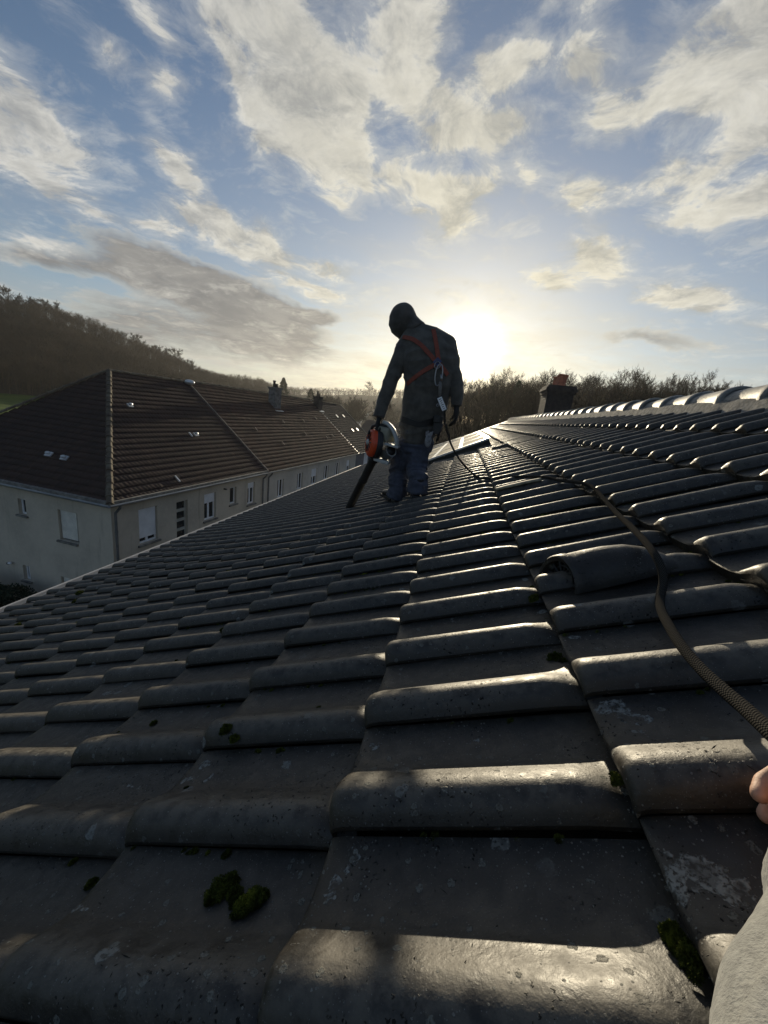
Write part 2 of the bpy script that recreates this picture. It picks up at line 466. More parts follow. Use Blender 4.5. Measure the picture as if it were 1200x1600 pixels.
def render_wall_material(name, base, stain):
    m = mat(name, base, .95)
    T, b, tc = nodes_of(m)
    n = T.noise(tc, .55, 6, .6); n2 = T.noise(tc, 6, 5, .7); n3 = T.noise(T.vec('MULTIPLY', tc, (1.6, 1.6, .22)), 1.5, 5, .6)
    c = T.mix(T.ramp(n, .35, .7), base, tuple(x * .8 for x in base))
    c = T.mix(T.math('MULTIPLY', T.ramp(n2, .45, .75), .35), c, tuple(x * 1.15 for x in base))
    c = T.mix(T.math('MULTIPLY', T.ramp(n3, .55, .75), .55), c, stain)
    T.put(b.inputs['Base Color'], c)
    b.inputs['Specular IOR Level'].default_value = .2
    bn = T.new('ShaderNodeBump'); bn.inputs['Distance'].default_value = .01; T.L.new(n2, bn.inputs['Height']); T.L.new(bn.outputs[0], b.inputs['Normal'])
    return m

LICHEN = [(965, 1108, .026, .018), (1012, 1122, .022, .016), (908, 998, .012, .012), (1070, 1378, .014, .022), (1125, 1372, .020, .018), (1165, 1398, .016, .016), (595, 1182, .008, .014), (328, 1196, .010, .009), (304, 1222, .012, .009), (335, 1218, .009, .009), (208, 1224, .012, .009), (145, 1428, .010, .007), (172, 1084, .022, .014), (540, 1390, .010, .010), (560, 1368, .008, .014), (535, 1425, .014, .006), (1000, 860, .016, .010), (870, 1310, .004, .003), (1010, 1150, .012, .006), (760, 1150, .006, .004), (700, 1420, .003, .003)]
M_CLAY = clay_material('brown_red_clay_tile', (.054, .036, .030), (.070, .043, .035), (.040, .030, .026))
M_CLAY2 = clay_material('rust_clay_tile', (.070, .042, .031), (.090, .050, .037), (.046, .033, .027))
M_CLAY3 = clay_material('grey_brown_tile', (.052, .042, .038), (.070, .054, .048), (.036, .032, .030))
M_WALLA = render_wall_material('weathered_grey_render', (.60, .53, .43), (.30, .26, .20))
M_WALLB = render_wall_material('pale_grey_render', (.60, .55, .48), (.38, .35, .30))
M_WALLC = mat('slate_blue_cladding', (.12, .13, .16), .7, .15, 2)
M_WALLO = render_wall_material('old_cream_render', (.38, .35, .30), (.2, .18, .15))
M_PVC = mat('white_pvc', (.85, .85, .86), .45, .06, 3)
M_SHUT = mat('white_roller_shutter', (.84, .84, .85), .5, .08, 2)
M_SHUTC = mat('cream_shutter_board', (.74, .71, .63), .8, .12, 3)
M_GLASS = mat('dark_window_glass', (.02, .024, .028), .06, spec=.8)
M_SILL = mat('stained_concrete_sill', (.20, .19, .17), .9, .35, 4, .003, 40)
M_REVEAL = mat('dark_reveal', (.12, .115, .105), .9, .2, 3)
M_ZINC = mat('weathered_zinc', (.34, .35, .36), .45, .2, 3, metal=.7)
M_ZINCD = mat('dark_zinc_pipe', (.16, .16, .16), .55, .2, 3, metal=.3)
M_GUTW = mat('white_gutter_paint', (.55, .54, .52), .4, .08, 4)
M_MORTAR = mat('lichened_mortar', (.30, .29, .27), .95, bump=.006, bscale=60, col2=(.13, .125, .115), vscale=30)
M_RIDGE = mat('grey_concrete_ridge', (.16, .155, .15), .6, bump=.003, bscale=70, col2=(.30, .295, .28), vscale=14)
M_HIP = mat('mossy_hip_tile', (.075, .055, .040), .9, bump=.004, bscale=40, col2=(.16, .14, .10), vscale=3)
M_BRICK = mat('sooty_chimney_brick', (.035, .030, .027), .9, bump=.004, bscale=60, col2=(.075, .060, .052), vscale=12)
M_POT = mat('terracotta_pot', (.42, .14, .075), .7, .25, 12)
M_LEAD = mat('bright_flashing', (.62, .62, .62), .35, .15, 6, metal=.4)

# ---------------------------------------------------------------- roof of the house under the photographer
G = .37                               # exposed length of a tile
RY = .187                             # spacing of the rolls
_us = np.linspace(-16, 8, 4801)
_p = np.radians(19.46 + 8.9 / (1 + np.exp(-(_us + 4.62) / 4.11)))
_du = _us[1] - _us[0]
_X = np.cumsum(np.cos(_p)) * _du * G; _Z = np.cumsum(np.sin(_p)) * _du * G
_i = int(np.argmin(abs(_us + .782))); _X = _X - _X[_i]; _Z = _Z - _Z[_i] - 1.406 * G
ROOF_DROP = .022
def rp(u):
    return np.array([np.interp(u, _us, _X), 0, np.interp(u, _us, _Z) + HZ - ROOF_DROP])
def rframe(u):
    p = np.interp(u, _us, _p)
    return np.array([math.cos(p), 0, math.sin(p)]), np.array([-math.sin(p), 0, math.cos(p)])
def roof_at(x, y):
    """where a view direction meets the roof plane: (u, Y)"""
    w = W(x, y); Zc = _Z
    c = _X * w[2] - Zc * w[0]
    s = np.where(np.sign(c[:-1]) != np.sign(c[1:]))[0]
    for k in s:
        t = _X[k] / w[0] if abs(w[0]) > 1e-6 else Zc[k] / w[2]
        if t > 0: return float(_us[k]), float(t * w[1])
    return 0., 1.
STEP = .029
M_TILE = None
_py = np.array([-.002, 0, .003, .008, .015, .024, .034, .046, .060, .075, .090, .110, .135, .160, .190])
_pz = np.array([.004, .009, .019, .028, .0345, .0385, .0395, .0365, .0285, .0185, .0100, .0040, .0012, .0005, .0020])
def prof(y): return np.interp(y, _py, _pz)
def surf(u, Y, lift=0.0):
    """top surface of the tiles at (u, Y)"""
    c = math.floor(u); s = (u - c) * G
    T_, N_ = rframe(c + .5)
    z = STEP * (1 - s / G) + prof((Y - Y_PHASE) % RY)
    P = rp(c) + T_ * s + N_ * (z + lift)
    return Vector((P[0], Y, P[2]))
Y_PHASE = .230 - .034
Y_END = 15.8
M_TILE = tile_material()
def build_tiles():
    rng = np.random.default_rng(3)
    Vs = []; Fs = []; A = []; E_ = []; CR = []; LP = []; base = 0
    k0 = int(math.floor((-1.2 - Y_PHASE) / RY)); k1 = int((Y_END - Y_PHASE) / RY)
    def smoothprof(ys):
        d = .003
        return (prof(ys - d) + prof(ys) * 2 + prof(ys + d)) / 4
    for c in range(-12, 5):
        T_, N_ = rframe(c + .5)
        P0 = rp(c)
        cj = rng.normal() * .0015
        for k in range(k0, k1):
            Y0 = Y_PHASE + k * RY
            dist = abs(Y0) + abs(c + .8) * .25
            if dist < 1.3: ss = np.array([0, .0015, .004, .008, .014, .022, .034, .06, .1, .15, .2, .25, .29, .32, .34, .355, .368, .385, .40]); ys = np.concatenate([np.linspace(0, .105, 26), np.linspace(.115, .186, 10)])
            elif dist < 3.5: ss = np.array([0, .003, .009, .018, .034, .1, .2, .3, .34, .37, .40]); ys = np.concatenate([np.linspace(0, .1, 13), np.linspace(.12, .186, 5)])
            else: ss = np.array([0, .008, .025, .2, .34, .39]); ys = np.array([0, .006, .02, .034, .05, .075, .1, .186])
            if c == 4: ss = ss[ss < .2]
            S, YY = np.meshgrid(ss, ys, indexing='ij')
            # the nose is rounded, the head slims down under the next tile
            nose = np.where(S < .022, np.sqrt(np.clip(1 - (1 - S / .022) ** 2, 0, 1)), 1.0)
            head = 1 - .38 * np.clip((S - .318) / .055, 0, 1) ** 1.4
            pr = smoothprof(YY)
            Zt = STEP * (1 - S / G) + pr * (.62 + .38 * nose) * head - .004 * (1 - nose)
            Zt = Zt + .0012 * np.sin(YY * 60 + k) * 0
            # slow handmade unevenness
            Zt = Zt + (rng.normal() * .0012) + cj + (S - .15) * rng.normal() * .006 + (YY - .09) * rng.normal() * .008
            ds = rng.normal() * .0022; dy = rng.normal() * .0008; yaw = rng.normal() * .005
            Sx = S + ds + YY * yaw; Yx = Y0 + YY + dy - S * yaw
            grid = P0[None, None, :] + Sx[..., None] * T_ + Zt[..., None] * N_; grid[..., 1] = Yx
            ns, ny = S.shape
            # skirts: leading edge down, lip down and back
            lead = grid[0].copy() - N_ * (.010 + (Zt[0] - .006)[:, None].clip(0, .018)) + T_ * .003
            lead2 = lead + T_ * .02 
            lip = grid[:, 0].copy() - N_ * .007; lip[:, 1] += .001
            lip2 = lip.copy(); lip2[:, 1] += .02; 
            V = np.concatenate([grid.reshape(-1, 3), lead, lead2, lip, lip2])
            idx = np.arange(ns * ny).reshape(ns, ny)
            L0 = ns * ny + np.arange(ny); L1 = L0 + ny; P_0 = ns * ny + 2 * ny + np.arange(ns); P_1 = P_0 + ns
            q = lambda a, b: np.stack([a[:-1], a[1:], b[1:], b[:-1]], 1)
            F = [np.stack([idx[:-1, :-1].ravel(), idx[1:, :-1].ravel(), idx[1:, 1:].ravel(), idx[:-1, 1:].ravel()], 1)]
            F.append(q(L0, idx[0])[:, ::1]); F.append(q(L1, L0))
            F.append(q(idx[:, 0], P_0)); F.append(q(P_0, P_1))
            F = np.concatenate(F)
            Vs.append(V); Fs.append(F + base); base += len(V)
            A.append(np.full(len(V), rng.random()))
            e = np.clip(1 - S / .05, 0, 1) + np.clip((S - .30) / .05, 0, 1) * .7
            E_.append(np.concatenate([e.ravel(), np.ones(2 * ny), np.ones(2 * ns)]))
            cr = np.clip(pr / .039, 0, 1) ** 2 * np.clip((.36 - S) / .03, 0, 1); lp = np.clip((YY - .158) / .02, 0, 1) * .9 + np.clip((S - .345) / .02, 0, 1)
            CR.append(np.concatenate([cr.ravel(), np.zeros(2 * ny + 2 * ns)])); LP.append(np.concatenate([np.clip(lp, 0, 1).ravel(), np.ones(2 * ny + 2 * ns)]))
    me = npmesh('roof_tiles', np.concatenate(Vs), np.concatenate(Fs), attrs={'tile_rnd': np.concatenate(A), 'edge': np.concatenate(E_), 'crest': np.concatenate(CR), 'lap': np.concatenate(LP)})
    return me

house = empty('house', (0, 7, 0), 'house under the photographer whose dark grey tiled roof fills the foreground', 'house')
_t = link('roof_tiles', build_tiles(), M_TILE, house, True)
smooth_by_angle(_t, 48)

def under_house():
    # boards under the tiles, walls below, far slope beyond the ridge
    mb = MB()
    U = np.linspace(-12.1, 4.25, 14)
    pts = [rp(u) - rframe(u)[1] * .05 for u in U]
    for a, b in zip(pts[:-1], pts[1:]):
        mb.add([(a[0], -1.4, a[2]), (b[0], -1.4, b[2]), (b[0], Y_END - .03, b[2]), (a[0], Y_END - .03, a[2]),
                (a[0], -1.4, a[2] - .04), (b[0], -1.4, b[2] - .04), (b[0], Y_END - .03, b[2] - .04), (a[0], Y_END - .03, a[2] - .04)],
               [(0, 1, 2, 3), (7, 6, 5, 4), (0, 4, 5, 1), (3, 2, 6, 7)])
    mb.build('roof_boards', mat('old_boards', (.10, .075, .05), .9, .3, 6), house)
    r = rp(4.3); xr, zr = r[0], r[2]
    # far slope, with simple rolls
    V = []; F = []; ys = np.arange(-1.3, Y_END, RY / 6); sl_ = np.linspace(0, 6.0, 17)
    for i, s in enumerate(sl_):
        for y in ys:
            z = zr - .02 - s * math.sin(R(27)) + prof((y - Y_PHASE) % RY)
            V.append((xr + .02 + s * math.cos(R(27)), y, z))
    n = len(ys)
    F = [(i*n+j, (i+1)*n+j, (i+1)*n+j+1, i*n+j+1) for i in range(len(sl_)-1) for j in range(n-1)]
    link('roof_tiles', npmesh('far_slope', V, np.array(F), attrs={'tile_rnd': np.full(len(V), .4), 'edge': np.zeros(len(V))}), M_TILE, house, True)
    e = rp(-12.2)
    mb = MB()
    x0, x1, zt = e[0] + .35, xr + 5.2, e[2] - .12
    mb.box((x0, -1.2, 0), (x1, Y_END - .25, zt))
    # gable triangle
    gp = [(x0, Y_END - .25, zt)] + [(rp(u)[0], Y_END - .25, rp(u)[2] - .12) for u in np.linspace(-11, 4.2, 8)] + [(x1, Y_END - .25, zt)]
    n = len(gp)
    mb.add(gp + [(p[0], p[1] - .25, p[2]) for p in gp], [tuple(range(n)), tuple(range(2*n-1, n-1, -1))] + [(i, n+i, n+(i+1) % n, (i+1) % n) for i in range(n)])
    mb.build('wall', M_WALLO, house)
    # gutter: half round, white lip
    c = np.array([e[0] - .075, 0, e[2] - .040]); V = []; F = []
    th = np.linspace(math.pi, 2 * math.pi, 9)
    mb = MB()
    prof2 = [(c[0] + .10 * math.cos(t), c[2] + .10 * math.sin(t)) for t in th]
    prof2 += [(c[0] + .093 * math.cos(t), c[2] + .093 * math.sin(t)) for t in th[::-1]]
    n = len(prof2)
    for y in (-1.4, Y_END + .05): V += [(a, y, b) for a, b in prof2]
    mb.add(V, [(i, (i+1) % n, n+(i+1) % n, n+i) for i in range(n)] + [tuple(range(n)), tuple(range(2*n-1, n-1, -1))])
    mb.tube([(c[0] - .102, -1.4, c[2] + .004), (c[0] - .102, Y_END + .05, c[2] + .004)], .014, 8)
    mb.build('gutter', M_GUTW, house)
    mb = MB(); mb.box((e[0] + .0, -1.35, e[2] - .22), (e[0] + .025, Y_END, e[2] - .03)); mb.build('fascia_board', M_GUTW, house)
    # verge trim on the far gable
    mb = MB()
    U = np.linspace(-12.1, 4.2, 24)
    for a, b in zip(U[:-1], U[1:]):
        pa = rp(a); pb = rp(b); na = rframe(a)[1]; nb = rframe(b)[1]
        lo, hi = -.12, .060
        V = []
        for p, nrm in ((pa, na), (pb, nb)):
            for (yy, h) in ((Y_END - .06, hi - .015), (Y_END + .05, hi), (Y_END + .05, lo), (Y_END + .02, lo)):
                q = p + nrm * h; V.append((q[0], yy, q[2]))
        mb.add(V, [(0, 4, 5, 1), (1, 5, 6, 2), (2, 6, 7, 3)])
    mb.build('verge_trim', M_ZINC, house, smooth=False)
    # ridge: mortar bed and round caps
    mb = MB()
    rng = random.Random(5)
    V = []; ys = np.arange(1.0, Y_END, .05); n = 9
    for y in ys:
        for j in range(n):
            t = j / (n - 1)
            xx = xr - .175 + .35 * t
            zz = zr - .03 + .115 * math.sin(math.pi * t) + .008 * mnoise.noise(Vector((xx * 30, y * 14, 0)))
            if j in (0, n - 1): zz -= .05; xx += .014 * mnoise.noise(Vector((j, y * 9, 3)))
            V.append((xx, y, zz))
    F = [(i*n+j, i*n+j+1, (i+1)*n+j+1, (i+1)*n+j) for i in range(len(ys)-1) for j in range(n-1)]
    link('ridge_mortar', npmesh('ridge_mortar', V, np.array(F)), M_MORTAR, house, True)
    L = .385; y = 1.0; i = 0
    while y < Y_END - .1:
        # each cap: wider socket at its near end, lapping over the next
        V = []; n = 15; secs = [(0, .128), (.012, .134), (.05, .134), (.06, .127), (.25, .119), (.43, .113)]
        dz = rng.uniform(-.004, .004); dx = rng.uniform(-.004, .004); tl = rng.uniform(-.006, .006)
        for (s, r_) in secs:
            for j in range(n):
                th = R(-8) + (math.pi + R(16)) * j / (n - 1)
                V.append((xr + dx + math.cos(th) * r_ * 1.0, y + s, zr + .0 + dz + tl * s + (math.sin(th) * r_ * .80) + .02 - s * .022))
        m_ = len(secs)
        for j in range(n):
            th = R(-8) + (math.pi + R(16)) * j / (n - 1)
            V.append((xr + dx + math.cos(th) * .110, y + .001, zr + dz + math.sin(th) * .110 * .8 + .02))
        F = [(a*n+j, a*n+j+1, (a+1)*n+j+1, (a+1)*n+j) for a in range(m_-1) for j in range(n-1)]
        F += [(j, m_*n+j, m_*n+j+1, j+1) for j in range(n-1)]
        o = link('ridge_cap', npmesh('ridge_cap', V, np.array(F)), M_RIDGE, house, True)
        smooth_by_angle(o, 50)
        y += L; i += 1
    return xr, zr
XR, ZR = under_house()

def our_chimney():
    cx, cy = 2.16, 11.0
    mb = MB(); w, d = .31, .42
    z0 = HZ - .6; zt = HZ + 1.06
    # courses of bricks, each laid slightly off the last
    rng = random.Random(2); z = z0
    while z < zt - .16:
        j = rng.uniform(-.004, .004)
        mb.box((cx - w + j, cy - d + j, z), (cx + w + j, cy + d + j, z + .062)); 
        mb.box((cx - w + .010, cy - d + .010, z + .062), (cx + w - .010, cy + d - .010, z + .075)); z += .075
    for (e, h) in ((.03, .07), (.06, .07), (.02, .06)):
        mb.box((cx - w - e, cy - d - e, z), (cx + w + e, cy + d + e, z + h)); z += h
    ch = mb.build('chimney', M_BRICK, house)
    for k in range(3):
        p = MB(); yy = cy - .28 + .27 * k; n = 12
        tilt = (.10, .16, .05)[k]
        base = Vector((cx - .02, yy, z)); d_ = Vector((tilt, 0, 1)).normalized()
        p.tube([base, base + d_ * .03, base + d_ * .22, base + d_ * .235, base + d_ * .27], [.115, .105, .098, .12, .118], n)
        p.build('chimney_pot', M_POT, ch, smooth=False)
our_chimney()

def vent_hood(u0, Yc, r, L, name='vent_tile'):
    """half round ventilation hood with a grilled mouth facing down the slope"""
    T_, N_ = rframe(u0 + .5); P0 = rp(u0); P0[1] = Yc
    n = 20; secs = []
    V = []; 
    prof_ = [(0, 1.0), (.006, 1.03), (.044, 1.03), (.050, .985), (.12, .98), (.20, .95), (.28, .84), (.34, .62), (.385, .36), (.41, .18)]
    Tv, Nv = Vector(T_), Vector(N_); Yv = Vector((0, 1, 0))
    for s, k in prof_:
        for j in range(n + 1):
            th = math.pi * j / n
            V.append(Vector(P0) + Tv * (s * L / .41 + max(0, 1 - s / .25) * r * (.30 * math.sin(th) + -.38 * math.cos(th))) + Yv * (math.cos(th) * r * .80 * (.55 + .45 * k)) + Nv * (math.sin(th) * r * .92 * k + STEP * 1.1 - .006))
    m_ = n + 1
    F = [(i*m_+j, i*m_+j+1, (i+1)*m_+j+1, (i+1)*m_+j) for i in range(len(prof_)-1) for j in range(n)]
    b0 = len(V)
    for s in (0.0, .03):
        for j in range(n + 1):
            th = math.pi * j / n
            V.append(Vector(P0) + Tv * (s + .001 + r * (.30 * math.sin(th) + -.38 * math.cos(th))) + Yv * (math.cos(th) * r * .68) + Nv * (math.sin(th) * r * .78 + STEP * 1.1 - .006))
    F += [(j, j+1, b0+j+1, b0+j) for j in range(n)] + [(b0+j, b0+j+1, b0+m_+j+1, b0+m_+j) for j in range(n)]
    o = link(name, npmesh(name, [tuple(v) for v in V], np.array(F), attrs={'tile_rnd': np.full(len(V), .7), 'edge': np.full(len(V), .15)}), M_TILE, house, True)
    smooth_by_angle(o, 50)
    mb = MB()
    for j in range(7):
        th = math.pi * (j + .5) / 7
        a = Vector(P0) + Tv * .022 + Nv * (STEP * 1.3)
        mb.tube([a + Nv * .004, a + Tv * (r * (.30 * math.sin(th) + -.38 * math.cos(th))) + Yv * (math.cos(th) * r * .67) + Nv * (math.sin(th) * r * .76)], .0028, 6)
    th = [math.pi * j / 12 for j in range(13)]
    mb.tube([Vector(P0) + Tv * .022 + Nv * (STEP * 1.3) + Tv * (r * .5 * (.30 * math.sin(t) + -.38 * math.cos(t))) + Yv * (math.cos(t) * r * .4) + Nv * (math.sin(t) * r * .44) for t in th], .0025, 6)
    mb.build('grille', mat('black_plastic', (.015, .015, .015), .5), o)
    # dark throat
    mb = MB(); mb.add([Vector(P0) + Tv * .034 + Tv * (r * (.30 * math.sin(t) + -.38 * math.cos(t))) + Nv * STEP + Yv * (math.cos(t) * r * .70) + Nv * (math.sin(t) * r * .80) for t in th], [tuple(range(13))])
    mb.build('throat', mat('throat_black', (.004, .004, .004), .9), o)
    tag(o, None)
    return o
vent_hood(.12, .980, .082, .26)
vent_hood(.45, 5.35, .055, .40)

def roof_hatch():
    """long glazed metal hatch standing proud of the tiles near the far gable"""
    Yn, Yf = 6.55, 11.6
    u0, u1 = -3.3, .62
    a = rp(u0); b = rp(u1)
    na = rframe(u0)[1]; nb = rframe(u1)[1]
    h0, h1 = .075, .125
    A = Vector(a + na * h0); B = Vector(b + nb * h1)
    A0 = Vector(a + na * .0); B0 = Vector(b + nb * .0)
    def pt(t, Y, lift=0):
        p = A.lerp(B, t); n = Vector(na).lerp(Vector(nb), t); return Vector((p.x + n.x * lift, Y, p.z + n.z * lift))
    def pb(t, Y):
        p = A0.lerp(B0, t); return Vector((p.x, Y, p.z))
    mb = MB()
    V = [pt(0, Yn, 0), pt(1, Yn, 0), pt(1, Yf, 0), pt(0, Yf, 0), pb(0, Yn + .03), pb(1, Yn + .03), pb(1, Yf), pb(0, Yf)]
    mb.add(V, [(0, 1, 2, 3), (0, 4, 5, 1), (1, 5, 6, 2), (2, 6, 7, 3), (3, 7, 4, 0)])
    root = mb.build('skylight_panel', mat('dark_flashing', (.05, .05, .05), .4, .2, 5), house)
    mb = MB()
    def bar(p, q, w, h):
        p, q = Vector(p), Vector(q); t = (q - p).normalized(); n = Vector(nb); s = t.cross(n).normalized() * w
        V = [p - s, p + s, q + s, q - s]; V = V + [v + n * h for v in V]
        mb.add(V, [(0,3,2,1),(4,5,6,7),(0,1,5,4),(1,2,6,5),(2,3,7,6),(3,0,4,7)])
    bar(pt(-.01, Yn + .03, .002), pt(1.01, Yn + .03, .002), .05, .028)
    bar(pt(-.01, Yf, .002), pt(1.01, Yf, .002), .05, .028)
    for t in (0.01, .34, .67, .99): bar(pt(t, Yn + .09, .003), pt(t, Yf - .06, .003), .035, .026)
    for yy in (8.1, 9.8): bar(pt(.03, yy, .003), pt(.97, yy, .003), .022, .018)
    mb.build('frame', M_LEAD, root)
    k = 0
    for i, (t0, t1) in enumerate(((.03, .32), (.36, .65), (.69, .97))):
        for j, (y0, y1) in enumerate(((Yn + .1, 8.07), (8.13, 9.77), (9.83, Yf - .07))):
            mb = MB(); mb.add([pt(t0, y0, .014), pt(t1, y0, .014), pt(t1, y1, .014), pt(t0, y1, .014), pt(t0, y0, .006), pt(t1, y0, .006), pt(t1, y1, .006), pt(t0, y1, .006)],
                              [(0,1,2,3),(0,4,5,1),(1,5,6,2),(2,6,7,3),(3,7,4,0)])
            mb.build('pane', mat('dusty_skylight_glass', (.075, .065, .05), .85, .4, 3, spec=.08), root); k += 1
roof_hatch()

# ---------------------------------------------------------------- buildings opposite
YAW = math.atan2(12.80 - 11.27, 40.9 - 12.02)
OA = Vector((math.sin(YAW), math.cos(YAW), 0)); OB = Vector((-math.cos(YAW), math.sin(YAW), 0)); OO = Vector((-12.8, 12.02, 0))
EZ = HZ - 4.36
def O(a, b, z): return OO + OA * a + OB * b + Vector((0, 0, z))

def wall_face(mb, org, ax, nrm, a0, a1, z0, z1, openings, depth=.2):
    """wall sheet with real openings and reveals; nrm points out"""
    As = sorted({a0, a1} | {v for o in openings for v in o[:2]}); Zs = sorted({z0, z1} | {v for o in openings for v in o[2:4]})
    P = lambda a, z, d=0: org + ax * a - nrm * d + Vector((0, 0, z))
    for i in range(len(As) - 1):
        for j in range(len(Zs) - 1):
            ca, cz = (As[i] + As[i+1]) / 2, (Zs[j] + Zs[j+1]) / 2
            if any(o[0] < ca < o[1] and o[2] < cz < o[3] for o in openings): continue
            mb.quad(P(As[i], Zs[j]), P(As[i+1], Zs[j]), P(As[i+1], Zs[j+1]), P(As[i], Zs[j+1]))
    for o in openings:
        b0, b1, c0, c1 = o[:4]
        mb.quad(P(b0, c0), P(b0, c1), P(b0, c1, depth), P(b0, c0, depth)); mb.quad(P(b1, c0), P(b1, c0, depth), P(b1, c1, depth), P(b1, c1))
        mb.quad(P(b0, c1), P(b1, c1), P(b1, c1, depth), P(b0, c1, depth)); mb.quad(P(b0, c0), P(b0, c0, depth), P(b1, c0, depth), P(b1, c0))

def add_window(parent, org, ax, nrm, a0, a1, z0, z1, style, shut=0.0, depth=.2, sill=True, smat=None):
    """style: 'two' casements, 'one', 'blocks' (stacked panes), 'board' (closed board)"""
    def P(a, z, d): return org + ax * a - nrm * d + Vector((0, 0, z))
    def bx(mb, b0, b1, c0, c1, d0, d1):
        V = [P(b0, c0, d0), P(b1, c0, d0), P(b1, c0, d1), P(b0, c0, d1), P(b0, c1, d0), P(b1, c1, d0), P(b1, c1, d1), P(b0, c1, d1)]
        mb.add(V, [(0,3,2,1),(4,5,6,7),(0,1,5,4),(1,2,6,5),(2,3,7,6),(3,0,4,7)])
    mb = MB(); fw = .065; d0, d1 = depth - .07, depth - .005
    i0, i1, k0, k1 = a0 + .004, a1 - .004, z0 + .004, z1 - .004
    fr = M_PVC
    if style == 'board':
        bx(mb, i0 + .0, i1, k0, k1, depth - .02, depth - .003); fr = M_REVEAL
    else:
        bx(mb, i0, i0 + fw, k0, k1, d0, d1); bx(mb, i1 - fw, i1, k0, k1, d0, d1)
        bx(mb, i0 + fw, i1 - fw, k0, k0 + fw * 1.2, d0, d1); bx(mb, i0 + fw, i1 - fw, k1 - fw, k1, d0, d1)
        if style == 'two': bx(mb, (i0+i1)/2 - .055, (i0+i1)/2 + .055, k0 + fw * 1.2, k1 - fw, d0 + .002, d1)
        if style == 'blocks':
            for q in range(1, 4):
                zc = k0 + (k1 - k0) * q / 4; bx(mb, i0 + fw, i1 - fw, zc - .07, zc + .07, d0 + .002, d1)
            fr = mat('cream_painted_frame', (.45, .44, .38), .7, .1, 3)
    w = mb.build('window', fr, parent)
    if style != 'board':
        mb = MB()
        V = [P(i0 + fw, k0 + fw, depth - .03), P(i1 - fw, k0 + fw, depth - .03), P(i1 - fw, k1 - fw, depth - .03), P(i0 + fw, k1 - fw, depth - .03)]
        mb.add(V, [(0, 1, 2, 3)]); mb.build('pane', M_GLASS, w)
    if style == 'board' and shut > 0: a0 = a0 + .13; z0_ = z0; shut = .94
    if shut > 0:
        mb = MB(); zc = z1 - (z1 - z0) * shut; n = max(2, int((z1 - zc) / .05)); h = (z1 - .006 - zc) / n
        for q in range(n): bx(mb, a0 + .03, a1 - .03, zc + q * h, zc + (q + .86) * h, depth - .11, depth - .085)
        bx(mb, a0 + .03, a1 - .03, zc, z1 - .006, depth - .095, depth - .082)
        mb.build('shutter', smat or M_SHUT, w)
    if sill:
        mb = MB(); bx(mb, a0 - .09, a1 + .09, z0 - .085, z0 - .003, -.09, depth - .02); mb.build('sill', M_SILL, w)
    return w

def roof_face(parent, org, ax, up, nrm, g, n, lim, material, roll=.21, amp=.012, seed=0):
    """courses of clay tiles as stepped corrugated strips; lim(v)->(a0,a1) for a distance v up the slope"""
    rng = np.random.default_rng(seed); Vs = []; Fs = []; A = []; base = 0
    ph = np.array([0, .18, .36, .5, .62, .8]) 
    hh = np.array([1, .75, .1, 0, .1, .7]) * amp
    for c in range(n):
        v0 = c * g
        l0, r0 = lim(v0); l1, r1 = lim(v0 + g)
        l, r_ = max(min(l0, l1), -1e3), max(r0, r1)
        l = min(l0, l1) * .5 + max(l0, l1) * .5; r_ = (r0 + r1) / 2
        if r_ - l < .1: continue
        ks = np.arange(math.floor(l / roll), math.ceil(r_ / roll))
        a = (ks[:, None] + ph[None]).ravel() * roll; h = np.tile(hh, len(ks)); rn = np.repeat(rng.random(len(ks)), 6)
        msk = (a >= l) & (a <= r_); a, h, rn = a[msk], h[msk], rn[msk]
        if len(a) < 2: continue
        jz = np.repeat(rng.normal(size=len(ks)) * .004, 6)[msk]; js = np.repeat(rng.normal(size=len(ks)) * .006, 6)[msk]
        V = []
        for (s, z, dj) in ((0.0, -.01, 1), (0.0, .052, 1), (g * 1.08, 0.0, 0)):
            p = np.array(org)[None] + a[:, None] * np.array(ax) + (v0 + s + js * dj)[:, None] * np.array(up) + (z + h * (1 if z > -.005 else .0) + jz * dj)[:, None] * np.array(nrm)
            V.append(p)
        m_ = len(a); V = np.concatenate(V)
        i = np.arange(m_ - 1)
        F = [np.stack([i, i+1, m_+i+1, m_+i], 1), np.stack([m_+i, m_+i+1, 2*m_+i+1, 2*m_+i], 1)]
        Vs.append(V); Fs.append(np.concatenate(F) + base); base += len(V); A.append(np.tile(rn, 3))
    me = npmesh('roof', np.concatenate(Vs), np.concatenate(Fs), attrs={'tile_rnd': np.concatenate(A)})
    return link('roof', me, material, parent)

def cap_row(parent, name, p, q, r=.11, L=.36, m=None, seed=0):
    p, q = Vector(p), Vector(q); d = q - p; n = int(d.length / L); t = d.normalized()
    s = t.cross(Vector((0, 0, 1))).normalized(); u = s.cross(t).normalized(); rng = random.Random(seed)
    mb = MB()
    for i in range(n):
        a = p + t * (i * d.length / n); k = 7; jz = rng.uniform(-.012, .012); js = rng.uniform(-.01, .01)
        V = []
        for (l, rr) in ((0, r * 1.15), (.06, r * 1.15), (.07, r), (L * 1.12, r * .92)):
            for j in range(k):
                th = math.pi * j / (k - 1)
                V.append(a + t * l + s * (math.cos(th) * rr + js) + u * (math.sin(th) * rr * .9 + jz))
        c = len(V); V.append(a + s * js); 
        mb.add(V, [(x*k+j, x*k+j+1, (x+1)*k+j+1, (x+1)*k+j) for x in range(3) for j in range(k-1)] + [(c, j + 1, j) for j in range(k-1)])
    return mb.build(name, m or M_HIP, parent)

